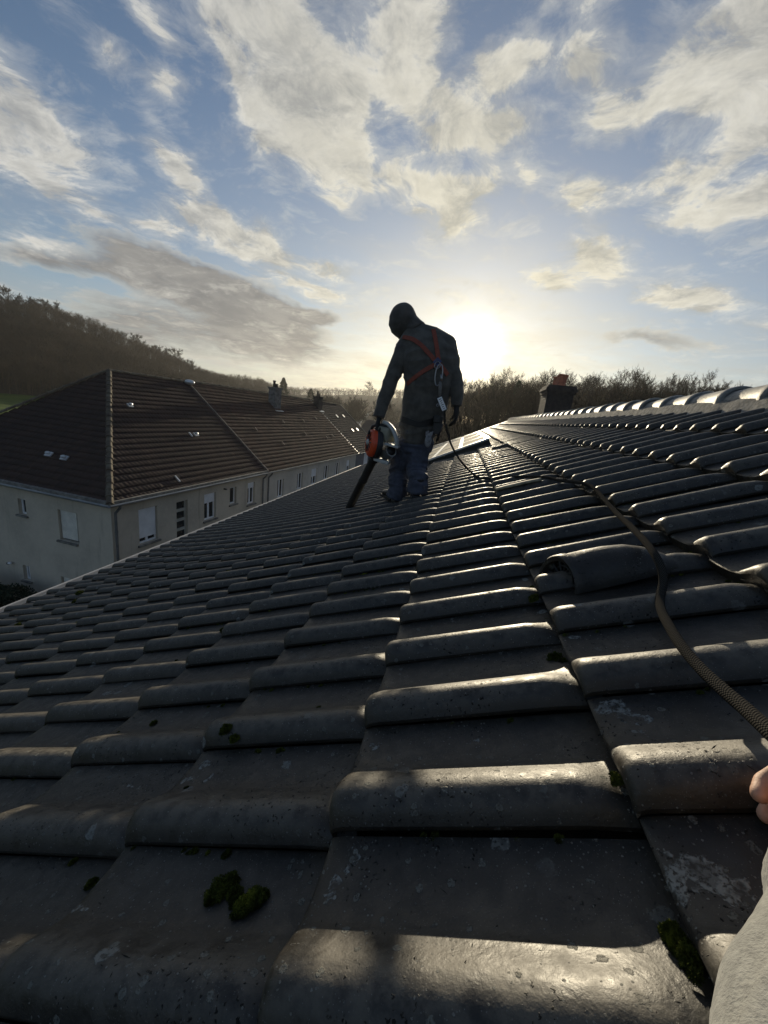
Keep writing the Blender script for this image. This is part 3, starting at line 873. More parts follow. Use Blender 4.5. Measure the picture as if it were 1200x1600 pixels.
def vent_slab(parent, P, ax, up, nrm, w=.34, h=.2, dome=False, m=None):
    P = Vector(P); mb = MB()
    V = [P + ax * (sx * w / 2) + up * (sy * h) + nrm * (.02 if sy == 0 else .035) for sy in (0, 1) for sx in (-1, 1)]
    V += [v + nrm * .05 for v in V]
    mb.add(V, [(0, 2, 3, 1), (4, 5, 7, 6), (0, 1, 5, 4), (1, 3, 7, 5), (3, 2, 6, 7), (2, 0, 4, 6)])
    if dome:
        for k in range(6):
            pass
        mb.ball(P + up * (h * .55) + nrm * .13, (.10, .10, .07), 10, 6)
    return mb.build('roof_vent' if dome else 'pale_tile', m or M_LEAD, parent)

WD = 5.9                                   # half depth of the terrace
RZ = HZ + .44                              # ridge height
def opposite():
    pitch = math.atan2(RZ - EZ, WD); SL = math.hypot(RZ - EZ, WD)
    upS = -OB * -1
    up_long = (OB * math.cos(pitch) + Vector((0, 0, math.sin(pitch)))).normalized()
    n_long = (-OB * math.sin(pitch) + Vector((0, 0, math.cos(pitch)))).normalized()
    HP = 5.35                              # hip run along the length
    pe = math.atan2(RZ - EZ, HP); SE = math.hypot(RZ - EZ, HP)
    up_end = (OA * math.cos(pe) + Vector((0, 0, math.sin(pe)))).normalized()
    n_end = (-OA * math.sin(pe) + Vector((0, 0, math.cos(pe)))).normalized()
    S1, S2, S3 = 10.85, 29.3, 38.6         # party lines (metres from the corner)
    ov = .28
    # --- corner house with the hip
    h1 = empty('terraced_house', O(5, 5, 0), 'large corner house with grey rendered walls and a hipped brown tiled roof', 'house', 'row of rendered houses opposite')
    sash = [  # long facade: a0,a1,z0,z1 (z from camera height), style, shutter
        (1.22, 2.20, -6.62 * 1, -5.05, 'two', .84), (3.30, 4.02, -7.05, -5.12, 'blocks', 0), (5.18, 6.10, -6.52, -5.08, 'two', .36),
        (7.28, 7.88, -6.05, -5.05, 'one', 0), (9.0, 9.78, -6.40, -5.02, 'two', .27)]
    op = [(a0, a1, HZ + z0, HZ + z1) for (a0, a1, z0, z1, st, sh) in sash]
    mb = MB(); org = O(0, 0, 0)
    wall_face(mb, org, OA, -OB, 0, S1, 0, EZ, op)
    front = [(1.72, 2.73, -6.55, -5.24, 'board', 1.0), (4.45, 4.87, -5.83, -5.14, 'one', 0), (4.66, 5.05, -8.87, -8.16, 'two', 0), (1.9, 2.9, -9.5, -8.22, 'board', 1.0), (7.2, 8.2, -6.55, -5.2, 'two', .3), (7.2, 8.2, -9.5, -8.2, 'two', .3)]
    op2 = [(a0, a1, HZ + z0, HZ + z1) for (a0, a1, z0, z1, st, sh) in front]
    wall_face(mb, org, OB, -OA, 0, 2 * WD, 0, EZ, op2)
    mb.quad(O(0, 2*WD, 0), O(0, 2*WD, EZ), O(S1, 2*WD, EZ), O(S1, 2*WD, 0))
    mb.build('wall', M_WALLA, h1)
    for (a0, a1, z0, z1, st, sh) in sash: add_window(h1, org, OA, -OB, a0, a1, HZ + z0, HZ + z1, st, sh, sill=(st != 'blocks'))
    for (a0, a1, z0, z1, st, sh) in front: add_window(h1, org, OB, -OA, a0, a1, HZ + z0, HZ + z1, st, sh, smat=M_SHUTC if st == 'board' else None)
    # roof faces
    e0 = O(0, 0, EZ) - up_long * ov + n_long * .03; nL = 24; gL = (SL + ov) / nL
    f = lambda v: (max(0.0, v - ov) / SL * HP - ov * .95 * (v < .01), S1)
    rf = roof_face(h1, e0, OA, up_long, n_long, gL, nL, lambda v: ((v - ov) / SL * HP, S1), M_CLAY, seed=1)
    e1 = O(0, 0, EZ) - up_end * ov + n_end * .03; gE = (SE + ov) / nL
    roof_face(h1, e1, OB, up_end, n_end, gE, nL, lambda v: ((v - ov) / SE * WD, 2 * WD - (v - ov) / SE * WD), M_CLAY, seed=2)
    mb = MB(); mb.add([O(0, 2*WD, EZ), O(S1, 2*WD, EZ), O(S1, WD, RZ - .02), O(HP, WD, RZ - .02)], [(0, 1, 2, 3)]); mb.build('back_roof', M_CLAY, h1)
    cap_row(h1, 'hip_caps', O(0, 0, EZ) - (OA + OB) * .24 - Vector((0, 0, .12)), O(HP, WD, RZ + .06), .12, .36, M_HIP, 1)
    cap_row(h1, 'hip_caps', O(0, 2 * WD, EZ) - (OA - OB) * .2, O(HP, WD, RZ + .06), .12, .36, M_HIP, 2)
    cap_row(h1, 'ridge_caps', O(HP, WD, RZ + .07), O(S1 - .3, WD, RZ + .07), .11, .36, M_HIP, 3)
    def gutter(parent, p, q, out):
        p, q = Vector(p), Vector(q); mb = MB(); V = []
        th = [math.pi + math.pi * k / 6 for k in range(7)]
        for c in (p, q):
            for r_ in (.075, .066):
                for t in (th if r_ > .07 else th[::-1]): V.append(c + out * (math.cos(t) * -r_) + Vector((0, 0, math.sin(t) * r_)))
        n = 14
        mb.add(V, [(i, (i+1) % n, n+(i+1) % n, n+i) for i in range(n)] + [tuple(range(n)), tuple(range(2*n-1, n-1, -1))])
        return mb.build('gutter', M_ZINC, parent)
    gz = EZ - .16
    gutter(h1, O(-.36, -.34, gz), O(S1, -.34, gz), -OB); gutter(h1, O(-.35, -.36, gz), O(-.35, 2 * WD, gz), -OA)
    mb = MB(); mb.box((0, 0, 0), (1, 1, 1)); mb = MB()
    # soffit boards
    for (p, q, r_, s) in ((O(-.27, -.27, EZ - .2), O(S1, -.27, EZ - .2), O(S1, 0, EZ - .2), O(0, 0, EZ - .2)), (O(-.27, -.27, EZ - .2), O(0, 0, EZ - .2), O(0, 2*WD, EZ - .2), O(-.27, 2*WD, EZ - .2))):
        mb.quad(p, q, r_, s); mb.quad(*[v + Vector((0, 0, .16)) for v in (p, q, r_, s)])
    mb.quad(O(-.27, -.27, EZ - .2), O(S1, -.27, EZ - .2), O(S1, -.27, EZ - .04), O(-.27, -.27, EZ - .04)); mb.quad(O(-.27, -.27, EZ - .2), O(-.27, 2*WD, EZ - .2), O(-.27, 2*WD, EZ - .04), O(-.27, -.27, EZ - .04))
    mb.build('eaves_board', M_SILL, h1)
    def pipe(parent, a, z0=0.0):
        mb = MB(); mb.tube([O(a, -.34, gz - .07), O(a, -.33, gz - .16), O(a, -.11, gz - .40), O(a, -.10, gz - .5), O(a, -.10, z0)], .05, 10)
        for z in (gz - 1.2, gz - 3.2, gz - 5): mb.tube([O(a, -.10, z), O(a, -.10, z + .04)], .062, 10)
        mb.build('downpipe', M_ZINCD, parent)
    pipe(h1, .10); pipe(h1, S1 - .30)
    fw = lambda a, v: O(a, 0, EZ) + up_long * v + n_long * .06
    fe = lambda b, v: O(0, b, EZ) + up_end * v + n_end * .06
    vent_slab(h1, fw(7.35, 2.95), OA, up_long, n_long, .30, .22, True)
    vent_slab(h1, fw(6.95, 2.92), OA, up_long, n_long, .08, .30); vent_slab(h1, fw(4.65, 5.0), OA, up_long, n_long, .28, .2, True)
    vent_slab(h1, fw(3.6, .15), OA, up_long, n_long, .08, .36)
    vent_slab(h1, fe(4.35, 1.35), OB, up_end, n_end, .34, .22, True); vent_slab(h1, fe(3.45, 1.30), OB, up_end, n_end, .34, .22, True)
    # --- middle house
    h2 = empty('terraced_house', O(20, 5, 0), 'long middle house of the row with a rust brown roof and one sooty chimney', 'house', 'row of rendered houses opposite')
    K = 1.0
    wins = [(12.55, 13.45, -6.62, -5.30, 'two', 0), (15.5, 16.45, -6.50, -5.20, 'two', 0), (18.0, 19.15, -6.50, -5.12, 'two', .5), (20.6, 21.75, -6.42, -5.12, 'two', 0), (23.3, 24.45, -6.40, -5.10, 'two', 0), (26.4, 27.5, -6.4, -5.1, 'two', .5)]
    wins = [(a0, a1, z0 * 1.0, z1 * 1.0, st, sh) for (a0, a1, z0, z1, st, sh) in wins]
    mb = MB(); wall_face(mb, org, OA, -OB, S1 + .004, S2, 0, EZ, [(a, b, HZ + c, HZ + d) for a, b, c, d, _, _ in wins])
    mb.build('wall', M_WALLB, h2); mb = MB()
    mb.quad(O(S1, 2*WD, 0), O(S1, 2*WD, EZ), O(S2, 2*WD, EZ), O(S2, 2*WD, 0))
    mb.build('rear_wall', M_WALLB, h2)
    for (a0, a1, z0, z1, st, sh) in wins: add_window(h2, org, OA, -OB, a0, a1, HZ + z0, HZ + z1, st, sh)
    z2 = .05
    roof_face(h2, e0 + n_long * z2, OA, up_long, n_long, gL, nL, lambda v: (S1 + .02, S2), M_CLAY2, seed=3)
    mb = MB(); mb.add([O(S1, 2*WD, EZ), O(S2, 2*WD, EZ), O(S2, WD, RZ), O(S1, WD, RZ)], [(0, 1, 2, 3)]); mb.build('back_roof', M_CLAY2, h2)
    cap_row(h2, 'ridge_caps', O(S1 + .2, WD, RZ + .12), O(S2, WD, RZ + .12), .11, .36, M_HIP, 4)
    gutter(h2, O(S1 + .005, -.34, gz), O(S2, -.34, gz), -OB); pipe(h2, S1 + .35)
    def verge(parent, a, m, w=.11, h=.13):
        mb = MB(); p = O(a, 0, EZ) - up_long * (ov + .05); q = O(a, 0, EZ) + up_long * (SL + .05)
        n = 26
        for i in range(n):
            s0 = p.lerp(q, i / n); s1 = p.lerp(q, (i + .96) / n); j = .012 * math.sin(i * 2.3)
            V = [s0 - OA * w + n_long * (h*.2 + j), s0 - OA * (w * .5) + n_long * (h + j), s0 + OA * (w * .5) + n_long * (h + j), s0 + OA * w + n_long * (h*.2 + j)]
            V += [s1 - OA * w + n_long * (h*.2), s1 - OA * (w * .5) + n_long * h, s1 + OA * (w * .5) + n_long * h, s1 + OA * w + n_long * (h*.2)]
            mb.add(V, [(0, 1, 5, 4), (1, 2, 6, 5), (2, 3, 7, 6), (3, 2, 1, 0), (4, 5, 6, 7)])
        return mb.build('verge_tiles', m, parent)
    verge(h1, S1, mat('mortared_verge', (.15, .12, .10), .9, .4, 9))
    verge(h2, S2, M_LEAD, .07, .10)
    # small pale step at the top of the first party line
    mb = MB(); mb.ball(O(S1 - .1, WD - .25, RZ + .08), (.35, .25, .16), 12, 7); mb.build('ridge_flashing', M_LEAD, h1, True)
    def chimney(parent, a, v, w, d, zt, pots, m):
        c = O(a, 0, EZ) + up_long * v; mb = MB(); rot = Matrix.Translation(Vector((c.x, c.y, 0))) @ Matrix.Rotation(-YAW, 4, 'Z')
        mb.box((-w, -d, c.z - 1.2), (w, d, zt), rot); mb.box((-w - .05, -d - .05, zt), (w + .05, d + .05, zt + .10), rot); mb.box((-w - .1, -d - .1, zt + .10), (w + .1, d + .1, zt + .17), rot)
        ch = mb.build('chimney', m, parent, bevel=.012, seg=1)
        for k in range(pots):
            mb = MB(); y = (k - (pots - 1) / 2) * .42; hgt = (.55, .32, .45)[k % 3]
            b = rot @ Vector((0, y, zt + .17)); mb.tube([b, b + Vector((0, 0, hgt * .8)), b + Vector((0, 0, hgt * .82)), b + Vector((0, 0, hgt))], [.13, .10, .15, .12], 10); mb.build('chimney_pot', mat('sooty_pot', (.05, .04, .035), .9), ch)
        mb = MB(); q = c - up_long * (w / math.cos(pitch) + .02)
        V = [q - OA * (d + .1) + n_long * .05, q + OA * (d + .1) + n_long * .05, q + OA * (d + .1) - up_long * .22 + n_long * .10, q - OA * (d + .1) - up_long * .22 + n_long * .10]
        V += [v_ + n_long * .03 for v_ in V]; mb.add(V, [(0,3,2,1),(4,5,6,7),(0,1,5,4),(1,2,6,5),(2,3,7,6),(3,0,4,7)]); mb.build('flashing', M_LEAD, ch)
    chimney(h2, 19.8, SL * .80, .32, .52, RZ + .50, 2, mat('rendered_chimney', (.15, .145, .14), .95, .4, 4))
    for (a, v) in ((13.6, 3.2), (15.5, 1.7), (18.6, 4.0), (20.6, 2.6), (22.6, 4.2), (24.4, 2.0), (26.0, 4.6), (26.3, 2.2)):
        vent_slab(h2, fw(a, v) + n_long * z2, OA, up_long, n_long, .10, .34, m=mat('paler_clay_tile', (.20, .15, .12), .8, .2, 6))
    # --- end house
    h3 = empty('terraced_house', O(34, 5, 0), 'end house of the row with dark slate grey cladding and a white door panel', 'house', 'row of rendered houses opposite')
    mb = MB(); dr = [(32.3, 34.6, 0.0, EZ - .15)]
    wall_face(mb, org, OA, -OB, S2 + .004, S3, 0, EZ, [(32.3, 34.3, HZ - 8.6, EZ - .28)]); 
    gp = [O(S3, 0, 0), O(S3, 2*WD, 0), O(S3, 2*WD, EZ), O(S3, WD, RZ), O(S3, 0, EZ)]
    mb.build('wall', M_WALLC, h3); mb = MB(); mb.quad(O(S2, 2*WD, 0), O(S2, 2*WD, EZ), O(S3, 2*WD, EZ), O(S3, 2*WD, 0))
    mb.build('rear_wall', M_WALLC, h3)
    mb = MB(); mb.add(gp, [tuple(range(5))]); mb.build('gable_wall', M_WALLB, h3)
    mb = MB()
    for k in range(4): V0 = 32.32 + k * .49; mb.add([O(V0, -.0 + .12, HZ - 8.6), O(V0 + .47, .12, HZ - 8.6), O(V0 + .47, .12, EZ - .29), O(V0, .12, EZ - .29), O(V0, .16, HZ - 8.6), O(V0 + .47, .16, HZ - 8.6), O(V0 + .47, .16, EZ - .29), O(V0, .16, EZ - .29)], [(0,1,2,3),(7,6,5,4),(0,3,7,4),(1,5,6,2)])
    mb.add([O(32.3, .17, HZ - 8.6), O(34.3, .17, HZ - 8.6), O(34.3, .17, EZ - .28), O(32.3, .17, EZ - .28)], [(0, 1, 2, 3)])
    mb.build('door', M_PVC, h3)
    add_window(h3, org, OA, -OB, 29.9, 30.9, HZ - 6.6, HZ - 6.1, 'board', 0, depth=-.002, sill=False)
    roof_face(h3, e0 - n_long * .05, OA, up_long, n_long, gL, nL, lambda v: (S2 + .02, S3 + .15), M_CLAY3, seed=5)
    mb = MB(); mb.add([O(S2, 2*WD, EZ), O(S3, 2*WD, EZ), O(S3, WD, RZ - .03), O(S2, WD, RZ - .03)], [(0, 1, 2, 3)]); mb.build('back_roof', M_CLAY3, h3)
    cap_row(h3, 'ridge_caps', O(S2 + .2, WD, RZ + .06), O(S3, WD, RZ + .06), .11, .36, M_HIP, 6)
    gutter(h3, O(S2 + .005, -.34, gz), O(S3 + .1, -.34, gz), -OB)
    chimney(h3, S2 + .2, SL * .86, .34, .5, RZ + .40, 2, M_BRICK)
    verge(h3, S3, M_SILL, .05, .06)
    for (a, v) in ((33.2, 5.2), (35.6, 5.3), (34.2, 2.9), (36.2, 3.0)):
        vent_slab(h3, fw(a, v) - n_long * .05, OA, up_long, n_long, .30, .40, m=M_LEAD)
    # wall lamp on the end facade and boiler flue on the long one
    mb = MB(); mb.box((-.05, -.10, -.04), (.05, .02, .04), Matrix.Translation(org + OB * 5.72 - OA * .06 + Vector((0, 0, HZ - 8.2)))); l_ = mb.build('wall_lamp', M_REVEAL, h1)
    mb = MB(); mb.ball(org + OB * 5.62 - OA * .12 + Vector((0, 0, HZ - 8.17)), (.09, .07, .05), 10, 6); mb.build('lens', M_PVC, l_)
    mb = MB(); mb.tube([O(6.75, .02, HZ - 5.02), O(6.75, -.18, HZ - 5.02)], .045, 10); mb.build('flue', M_REVEAL, h1)
opposite()

# ---------------------------------------------------------------- terrain
def tz(p, default=0): return p
_SK = [  # view x, skyline y, ridge distance, distance where the rise starts, tree height, (outside the frame: extrapolated)
    (-400, 430, 420, 215, 17), (-150, 425, 420, 215, 17), (0, 452, 400, 215, 17), (60, 458, 400, 215, 17), (100, 474, 400, 215, 17), (150, 494, 390, 215, 17), (200, 516, 380, 210, 17), (250, 538, 380, 205, 17),
    (300, 562, 390, 205, 16), (340, 576, 400, 205, 15), (380, 587, 430, 220, 13), (410, 594, 480, 240, 13), (440, 603, 620, 330, 13), (480, 605, 700, 380, 13), (560, 606, 760, 440, 13), (610, 608, 700, 400, 13),
    (650, 606, 520, 300, 13), (690, 600, 260, 110, 14), (720, 592, 135, 62, 17), (760, 582, 118, 55, 17), (800, 574, 112, 52, 17), (900, 576, 108, 50, 17), (1000, 577, 108, 50, 17), (1100, 584, 110, 50, 17), (1200, 606, 118, 52, 17), (1300, 620, 125, 60, 13), (1600, 660, 150, 80, 12)]
_az = []; _zr = []; _r1 = []; _r0 = []
for (x, y, r1, r0, th) in _SK:
    a, e = azel(x, y); _az.append(a); _r1.append(r1); _r0.append(r0); _zr.append(HZ + math.tan(R(e)) * r1 - th * .93)
_az = [-180, -95] + _az + [80, 180]; _zr = [20, 60] + _zr + [20, 20]; _r1 = [400, 400] + _r1 + [300, 400]; _r0 = [220, 220] + _r0 + [120, 220]
def terrain(x, y):
    a = math.degrees(math.atan2(x, y)); r = math.hypot(x, y)
    zr = np.interp(a, _az, _zr); r1 = np.interp(a, _az, _r1); r0 = np.interp(a, _az, _r0)
    t = min(max((r - r0) / (r1 - r0), 0), 1); t = t * t * (3 - 2 * t) * .45 + t * .55
    z = zr * t
    if r > r1: z = zr + min(0, -(r - r1) * .03)
    k = min(max((r - 70) / 120, 0), 1)
    z += k * (2.2 * mnoise.noise(Vector((x / 60, y / 60, 0))) + .8 * mnoise.noise(Vector((x / 18, y / 18, 4))))
    # gentle meadow rise west of the houses
    return z
def build_terrain():
    rs = [0, 8, 20, 35, 50, 60, 70, 80, 90, 100, 110, 120, 135, 150, 170, 190, 205, 220, 240, 260, 280, 300, 320, 340, 360, 380, 400, 420, 450, 480, 520, 560, 600, 650, 700, 760, 820, 900, 1100, 1500, 2500]
    az = sorted(set(list(np.arange(-180, 180, 6.0)) + list(np.arange(-70, 66, 1.0))))
    V = [(0, 0, 0)]; F3 = []; F4 = []
    n = len(az)
    for r in rs[1:]:
        for a in az:
            x, y = r * math.sin(R(a)), r * math.cos(R(a)); z = terrain(x, y)
            if r > 1000: z = min(z, 30)
            V.append((x, y, z))
    for j in range(n): F3.append((0, 1 + (j+1) % n, 1 + j))
    for i in range(len(rs) - 2):
        for j in range(n): F4.append((1+i*n+j, 1+i*n+(j+1) % n, 1+(i+1)*n+(j+1) % n, 1+(i+1)*n+j))
    me = npmesh('terrain', V, [np.array(F3), np.array(F4)])
    m = mat('winter_ground', (.03, .026, .02), 1.0)
    T, b, tc = nodes_of(m)
    n1 = T.noise(tc, .03, 6, .6); n2 = T.noise(tc, .6, 5, .65)
    sp = T.sep(tc); r = T.vec('LENGTH', T.vec('MULTIPLY', tc, (1, 1, 0)))
    litter = T.mix(T.ramp(n2, .3, .7), (.030, .022, .015), (.060, .045, .030))
    litter = T.mix(T.math('MULTIPLY', T.ramp(n1, .45, .65), .5), litter, (.028, .034, .016))
    yard = T.mix(T.ramp(n2, .4, .6), (.09, .09, .085), (.05, .05, .048))
    grass = T.mix(T.ramp(T.noise(tc, .12, 5, .6), .35, .65), (.050, .085, .014), (.085, .125, .022))
    left = T.math('MULTIPLY', T.math('LESS_THAN', sp[0], -27.0), T.math('LESS_THAN', r, 218.0))
    c = T.mix(T.math('LESS_THAN', r, 46.0), litter, yard)
    c = T.mix(left, c, grass)
    T.put(b.inputs['Base Color'], c); b.inputs['Specular IOR Level'].default_value = .1
    o = link('ground', me, m, None, True); o['kind'] = 'structure'
build_terrain()

def road():
    # a lane climbing the far side of the valley
    pts = []
    for (x, y) in ((556, 684), (556, 674), (558, 664), (563, 656), (572, 650), (580, 645), (584, 640)):
        w = W(x, y); w = w / w[1]
        # march along the sight line to the ground
        t = 60.0
        while t < 900:
            if w[2] * t + HZ <= terrain(w[0] * t, t): break
            t += 1.0
        pts.append(Vector((w[0] * t, t, 0)))
    V = []; F = []
    P = []
    for a, b in zip(pts[:-1], pts[1:]):
        for k in range(12): P.append(a.lerp(b, k / 12))
    for i, p in enumerate(P):
        for s in (-2.6, 2.6):
            V.append((p.x + s, p.y, terrain(p.x + s, p.y) + .30))
    F = [(2*i, 2*i+1, 2*i+3, 2*i+2) for i in range(len(P)-1)]
    me = npmesh('road', V, np.array(F)); o = link('road', me, mat('wet_asphalt', (.22, .22, .22), .35, .2, .5)); o['kind'] = 'structure'
road()

# ---------------------------------------------------------------- bare winter trees
M_BARK = mat('winter_bark', (.024, .020, .016), .95, .35, 1.5, spec=.1)
M_TWIG = mat('far_winter_twigs', (.075, .053, .035), .95, .4, .05, spec=.1)
M_EVER = mat('dark_evergreen', (.018, .030, .014), .9, .4, 2)

def tree_mesh(seed, H=14.0, spread=.34, levels=4, bole=.35, upright=.5, base_r=.17, minr=.014):
    """tapered trunk plus limbs, branches and twigs; returns (trunk mesh, crown mesh)"""
    rng = random.Random(seed)
    segs = []; crown = []
    def grow(p, d, L, r, lv, out):
        n = 4 if lv <= 1 else 3
        q = p; path = [(p, r)]
        for i in range(n):
            d = (d + Vector((rng.gauss(0, 1), rng.gauss(0, 1), rng.gauss(0, .6))) * (.10 + .05 * lv) + Vector((0, 0, .07 * upright))).normalized()
            q = q + d * (L / n); path.append((q, r * (1 - .75 * (i + 1) / n)))
        out.append((path, lv))
        if lv >= levels: return
        nc = (8, 6, 5, 4)[lv] if lv < 4 else 3
        for k in range(nc):
            t = (bole if lv == 0 else .2) + (1 - (bole if lv == 0 else .2)) * (k + rng.random()) / nc
            i = min(int(t * n), n - 1); f = t * n - i
            pp = path[i][0].lerp(path[i+1][0], f); rr = path[i][1] * (1 - f) + path[i+1][1] * f
            ang = rng.uniform(.35, .85) if lv else rng.uniform(.4, .9) * (1.25 - .5 * t)
            ph = rng.uniform(0, 2 * math.pi)
            a = d.orthogonal().normalized(); a.rotate(Matrix.Rotation(ph, 3, d))
            dd = (d * math.cos(ang) + a * math.sin(ang) + Vector((0, 0, .12 * upright))).normalized()
            LL = L * (spread * 1.25 if lv == 0 else .52) * rng.uniform(.75, 1.2) * (1.15 - .45 * t if lv == 0 else 1)
            grow(pp, dd, LL, max(rr * .62, .012), lv + 1, crown)
    grow(Vector((0, 0, -.3)), Vector((rng.gauss(0, .03), rng.gauss(0, .03), 1)), H * .86, base_r, 0, segs)
    def tomesh(paths, nm, sides0):
        V = []; F = []
        for path, lv in paths:
            k = sides0 if lv == 0 else (4 if lv == 1 else 3)
            b = len(V); d = (path[-1][0] - path[0][0]).normalized(); a = d.orthogonal().normalized(); c = d.cross(a)
            for (p, r) in path:
                r = max(r, minr)
                for j in range(k):
                    th = 2 * math.pi * j / k; V.append(p + a * (math.cos(th) * r) + c * (math.sin(th) * r))
            for i in range(len(path) - 1):
                for j in range(k): F.append((b+i*k+j, b+i*k+(j+1) % k, b+(i+1)*k+(j+1) % k, b+(i+1)*k+j))
        me = npmesh(nm, [tuple(v) for v in V], np.array(F)); me.materials.append(M_BARK)
        return me
    return tomesh(segs, 'trunk', 8), tomesh(crown, 'crown', 4)

TREES = [tree_mesh(11, 14, .24, 4, .50, .9, .15), tree_mesh(12, 15, .20, 4, .58, 1.0, .14), tree_mesh(13, 13, .30, 4, .42, .6, .17),
         tree_mesh(14, 14, .25, 4, .50, .8, .14), tree_mesh(15, 12, .44, 4, .28, .3, .19), tree_mesh(16, 15, .18, 4, .62, 1.1, .15),
         tree_mesh(17, 12, .44, 4, .28, .3, .26, .06), tree_mesh(18, 13, .36, 4, .35, .5, .24, .06), tree_mesh(19, 13, .34, 4, .3, .6, .2, .035), tree_mesh(20, 14, .36, 4, .35, .4, .2, .035)]
def put_tree(kind, x, y, s, rz, label, group, sink=.0):
    t = empty('bare_tree', (x, y, terrain(x, y) - sink), label, 'tree', group, rz); t.scale = (s, s, s)
    for me, nm in zip(TREES[kind], ('trunk', 'crown')):
        o = bpy.data.objects.new(nm, me); COL.objects.link(o); o.parent = t
    return t

def build_woods():
    rng = random.Random(8)
    # wood on the right bank: individual trees, front rows first
    n = 0; pts = []
    for row in range(7):
        for i in range(42):
            x = 655 + 590 * (i + rng.random()) / 42
            a, _ = azel(x, 640)
            r0 = np.interp(a, _az, _r0); r1 = np.interp(a, _az, _r1)
            r = r0 + (r1 - r0) * (.18 + .145 * row + rng.uniform(-.06, .06))
            pts.append((r * math.sin(R(a)), r * math.cos(R(a)), row))
    for (x, y, row) in pts:
        k = rng.choice((0, 1, 1, 3, 3, 5, 5, 2)); s = rng.uniform(.88, 1.06) * (1.0 if row > 3 else .88)
        put_tree(k, x, y, s, rng.uniform(0, 6.28), 'bare winter tree standing among its like in the wood right of the sun', 'bare trees of the wood on the right')
    # undergrowth of the right wood
    # single trees standing out against the sky on the left hill
    for (px, lab) in ((8, 'wide-crowned bare tree on the hilltop at the left edge'), (28, 'bare tree second from the left edge on the hilltop'), (44, 'small bare tree on the hilltop beside the wide-crowned tree at the left edge'), (70, 'low bare tree where the left hilltop begins to fall'), (90, 'bare tree on the skyline above the apex of the hipped roof'),
                      (210, 'lone round-headed bare tree on the hill skyline above the ridge'), (246, 'first of the airy bare trees left of the skyline gap'), (262, 'bare tree just left of the tallest one on the hill shoulder'), (276, 'tallest airy bare tree on the shoulder of the left hill'), (290, 'bare tree just right of the tallest one on the hill shoulder'), (302, 'small bare tree ending the airy group on the hill shoulder'),
                      (578, 'spreading bare tree on the far ridge just left of the roofer')):
        y = np.interp(px, [q[0] for q in _SK], [q[1] for q in _SK]); a, e = azel(px, y)
        r = np.interp(a, _az, _r1) * (.985)
        big = 1.15 if px in (8, 276, 578) else .85
        if px == 578: big = 1.5
        put_tree(6 if px in (8, 210, 578) else rng.choice((6, 7)), r * math.sin(R(a)), r * math.cos(R(a)), big * 1.15, rng.uniform(0, 6), lab, 'single trees on the hill skyline')
    # far woods on the slopes: one mass of thousands of crowns
    r_ = np.random.default_rng(4)
    def proto(seed):
        g = np.random.default_rng(seed); T = []
        def sliver(p, d, L, w):
            d = d / np.linalg.norm(d); a = np.cross(d, g.normal(size=3)); a /= np.linalg.norm(a)
            T.append([p - a * w, p + a * w, p + d * L])
        sliver(np.zeros(3), np.array([0, 0, 1.]), 11, .16); sliver(np.zeros(3), np.array([.02, 0, 1.]), 11, .16)
        for i in range(16):
            z = g.uniform(3.5, 9.5); ph = g.uniform(0, 6.28); d = np.array([math.cos(ph), math.sin(ph), g.uniform(.6, 1.6)]); L = (12.5 - z) * .55
            sliver(np.array([0, 0, z]), d, L, .06)
            dn = d / np.linalg.norm(d)
            for k in range(6):
                q = np.array([0, 0, z]) + dn * L * g.uniform(.3, 1); sliver(q, dn + g.normal(size=3) * .55, g.uniform(.8, 2.1), .045)
        return np.array(T)
    P = [proto(i) for i in range(7)]
    V = []; 
    def scatter(x0, x1, n, f0, f1, smin, smax):
        for i in range(n):
            px = r_.uniform(x0, x1); a, _ = azel(px, 600)
            r0 = np.interp(a, _az, _r0); r1 = np.interp(a, _az, _r1)
            f = f0 + (f1 - f0) * r_.random() ** .85
            r = r0 + (r1 - r0) * f; x, y = r * math.sin(R(a)), r * math.cos(R(a))
            T = P[r_.integers(7)]; c, s = math.cos(i), math.sin(i); k = r_.uniform(smin, smax)
            Q = T * k; Q = np.stack([Q[..., 0] * c - Q[..., 1] * s, Q[..., 0] * s + Q[..., 1] * c, Q[..., 2]], -1) + np.array([x, y, terrain(x, y) - .3])
            V.append(Q.reshape(-1, 3))
    scatter(-160, 420, 5200, .0, 1.0, .75, 1.15)
    scatter(400, 700, 1900, .02, 1.0, .8, 1.25)
    scatter(1200, 1400, 200, .1, 1.0, .7, 1.1)
    scatter(655, 1250, 420, .45, 1.05, .95, 1.2)
    V = np.concatenate(V); F = np.arange(len(V)).reshape(-1, 3)
    o = link('woodland', npmesh('woodland', V, F), M_TWIG)
    tag(o, 'leafless brown woodland covering the hill slopes across the valley', 'woodland', None, 'stuff')
    # dense brush at the foot of the right-hand wood
    V = []
    for i in range(11000):
        px = r_.uniform(640, 1260); a, _ = azel(px, 600); r0 = np.interp(a, _az, _r0); r1 = np.interp(a, _az, _r1)
        r = r0 + (r1 - r0) * r_.uniform(.0, .95); x, y = r * math.sin(R(a)), r * math.cos(R(a)); z = terrain(x, y)
        g = r_.normal(size=(16, 3)); g[:, 2] = abs(g[:, 2]) + .3; g /= np.linalg.norm(g, axis=1)[:, None]
        s = r_.uniform(2.0, 6.5); w = np.cross(g, r_.normal(size=(16, 3))); w = w / np.linalg.norm(w, axis=1)[:, None] * .028
        b = np.array([x, y, z]) + r_.normal(size=(16, 3)) * [.8, .8, .3]
        V.append(np.stack([b - w, b + w, b + g * s * r_.uniform(.5, 1, size=(16, 1))], 1).reshape(-1, 3))
    V = np.concatenate(V)
    o = link('undergrowth', npmesh('undergrowth', V, np.arange(len(V)).reshape(-1, 3)), M_BARK)
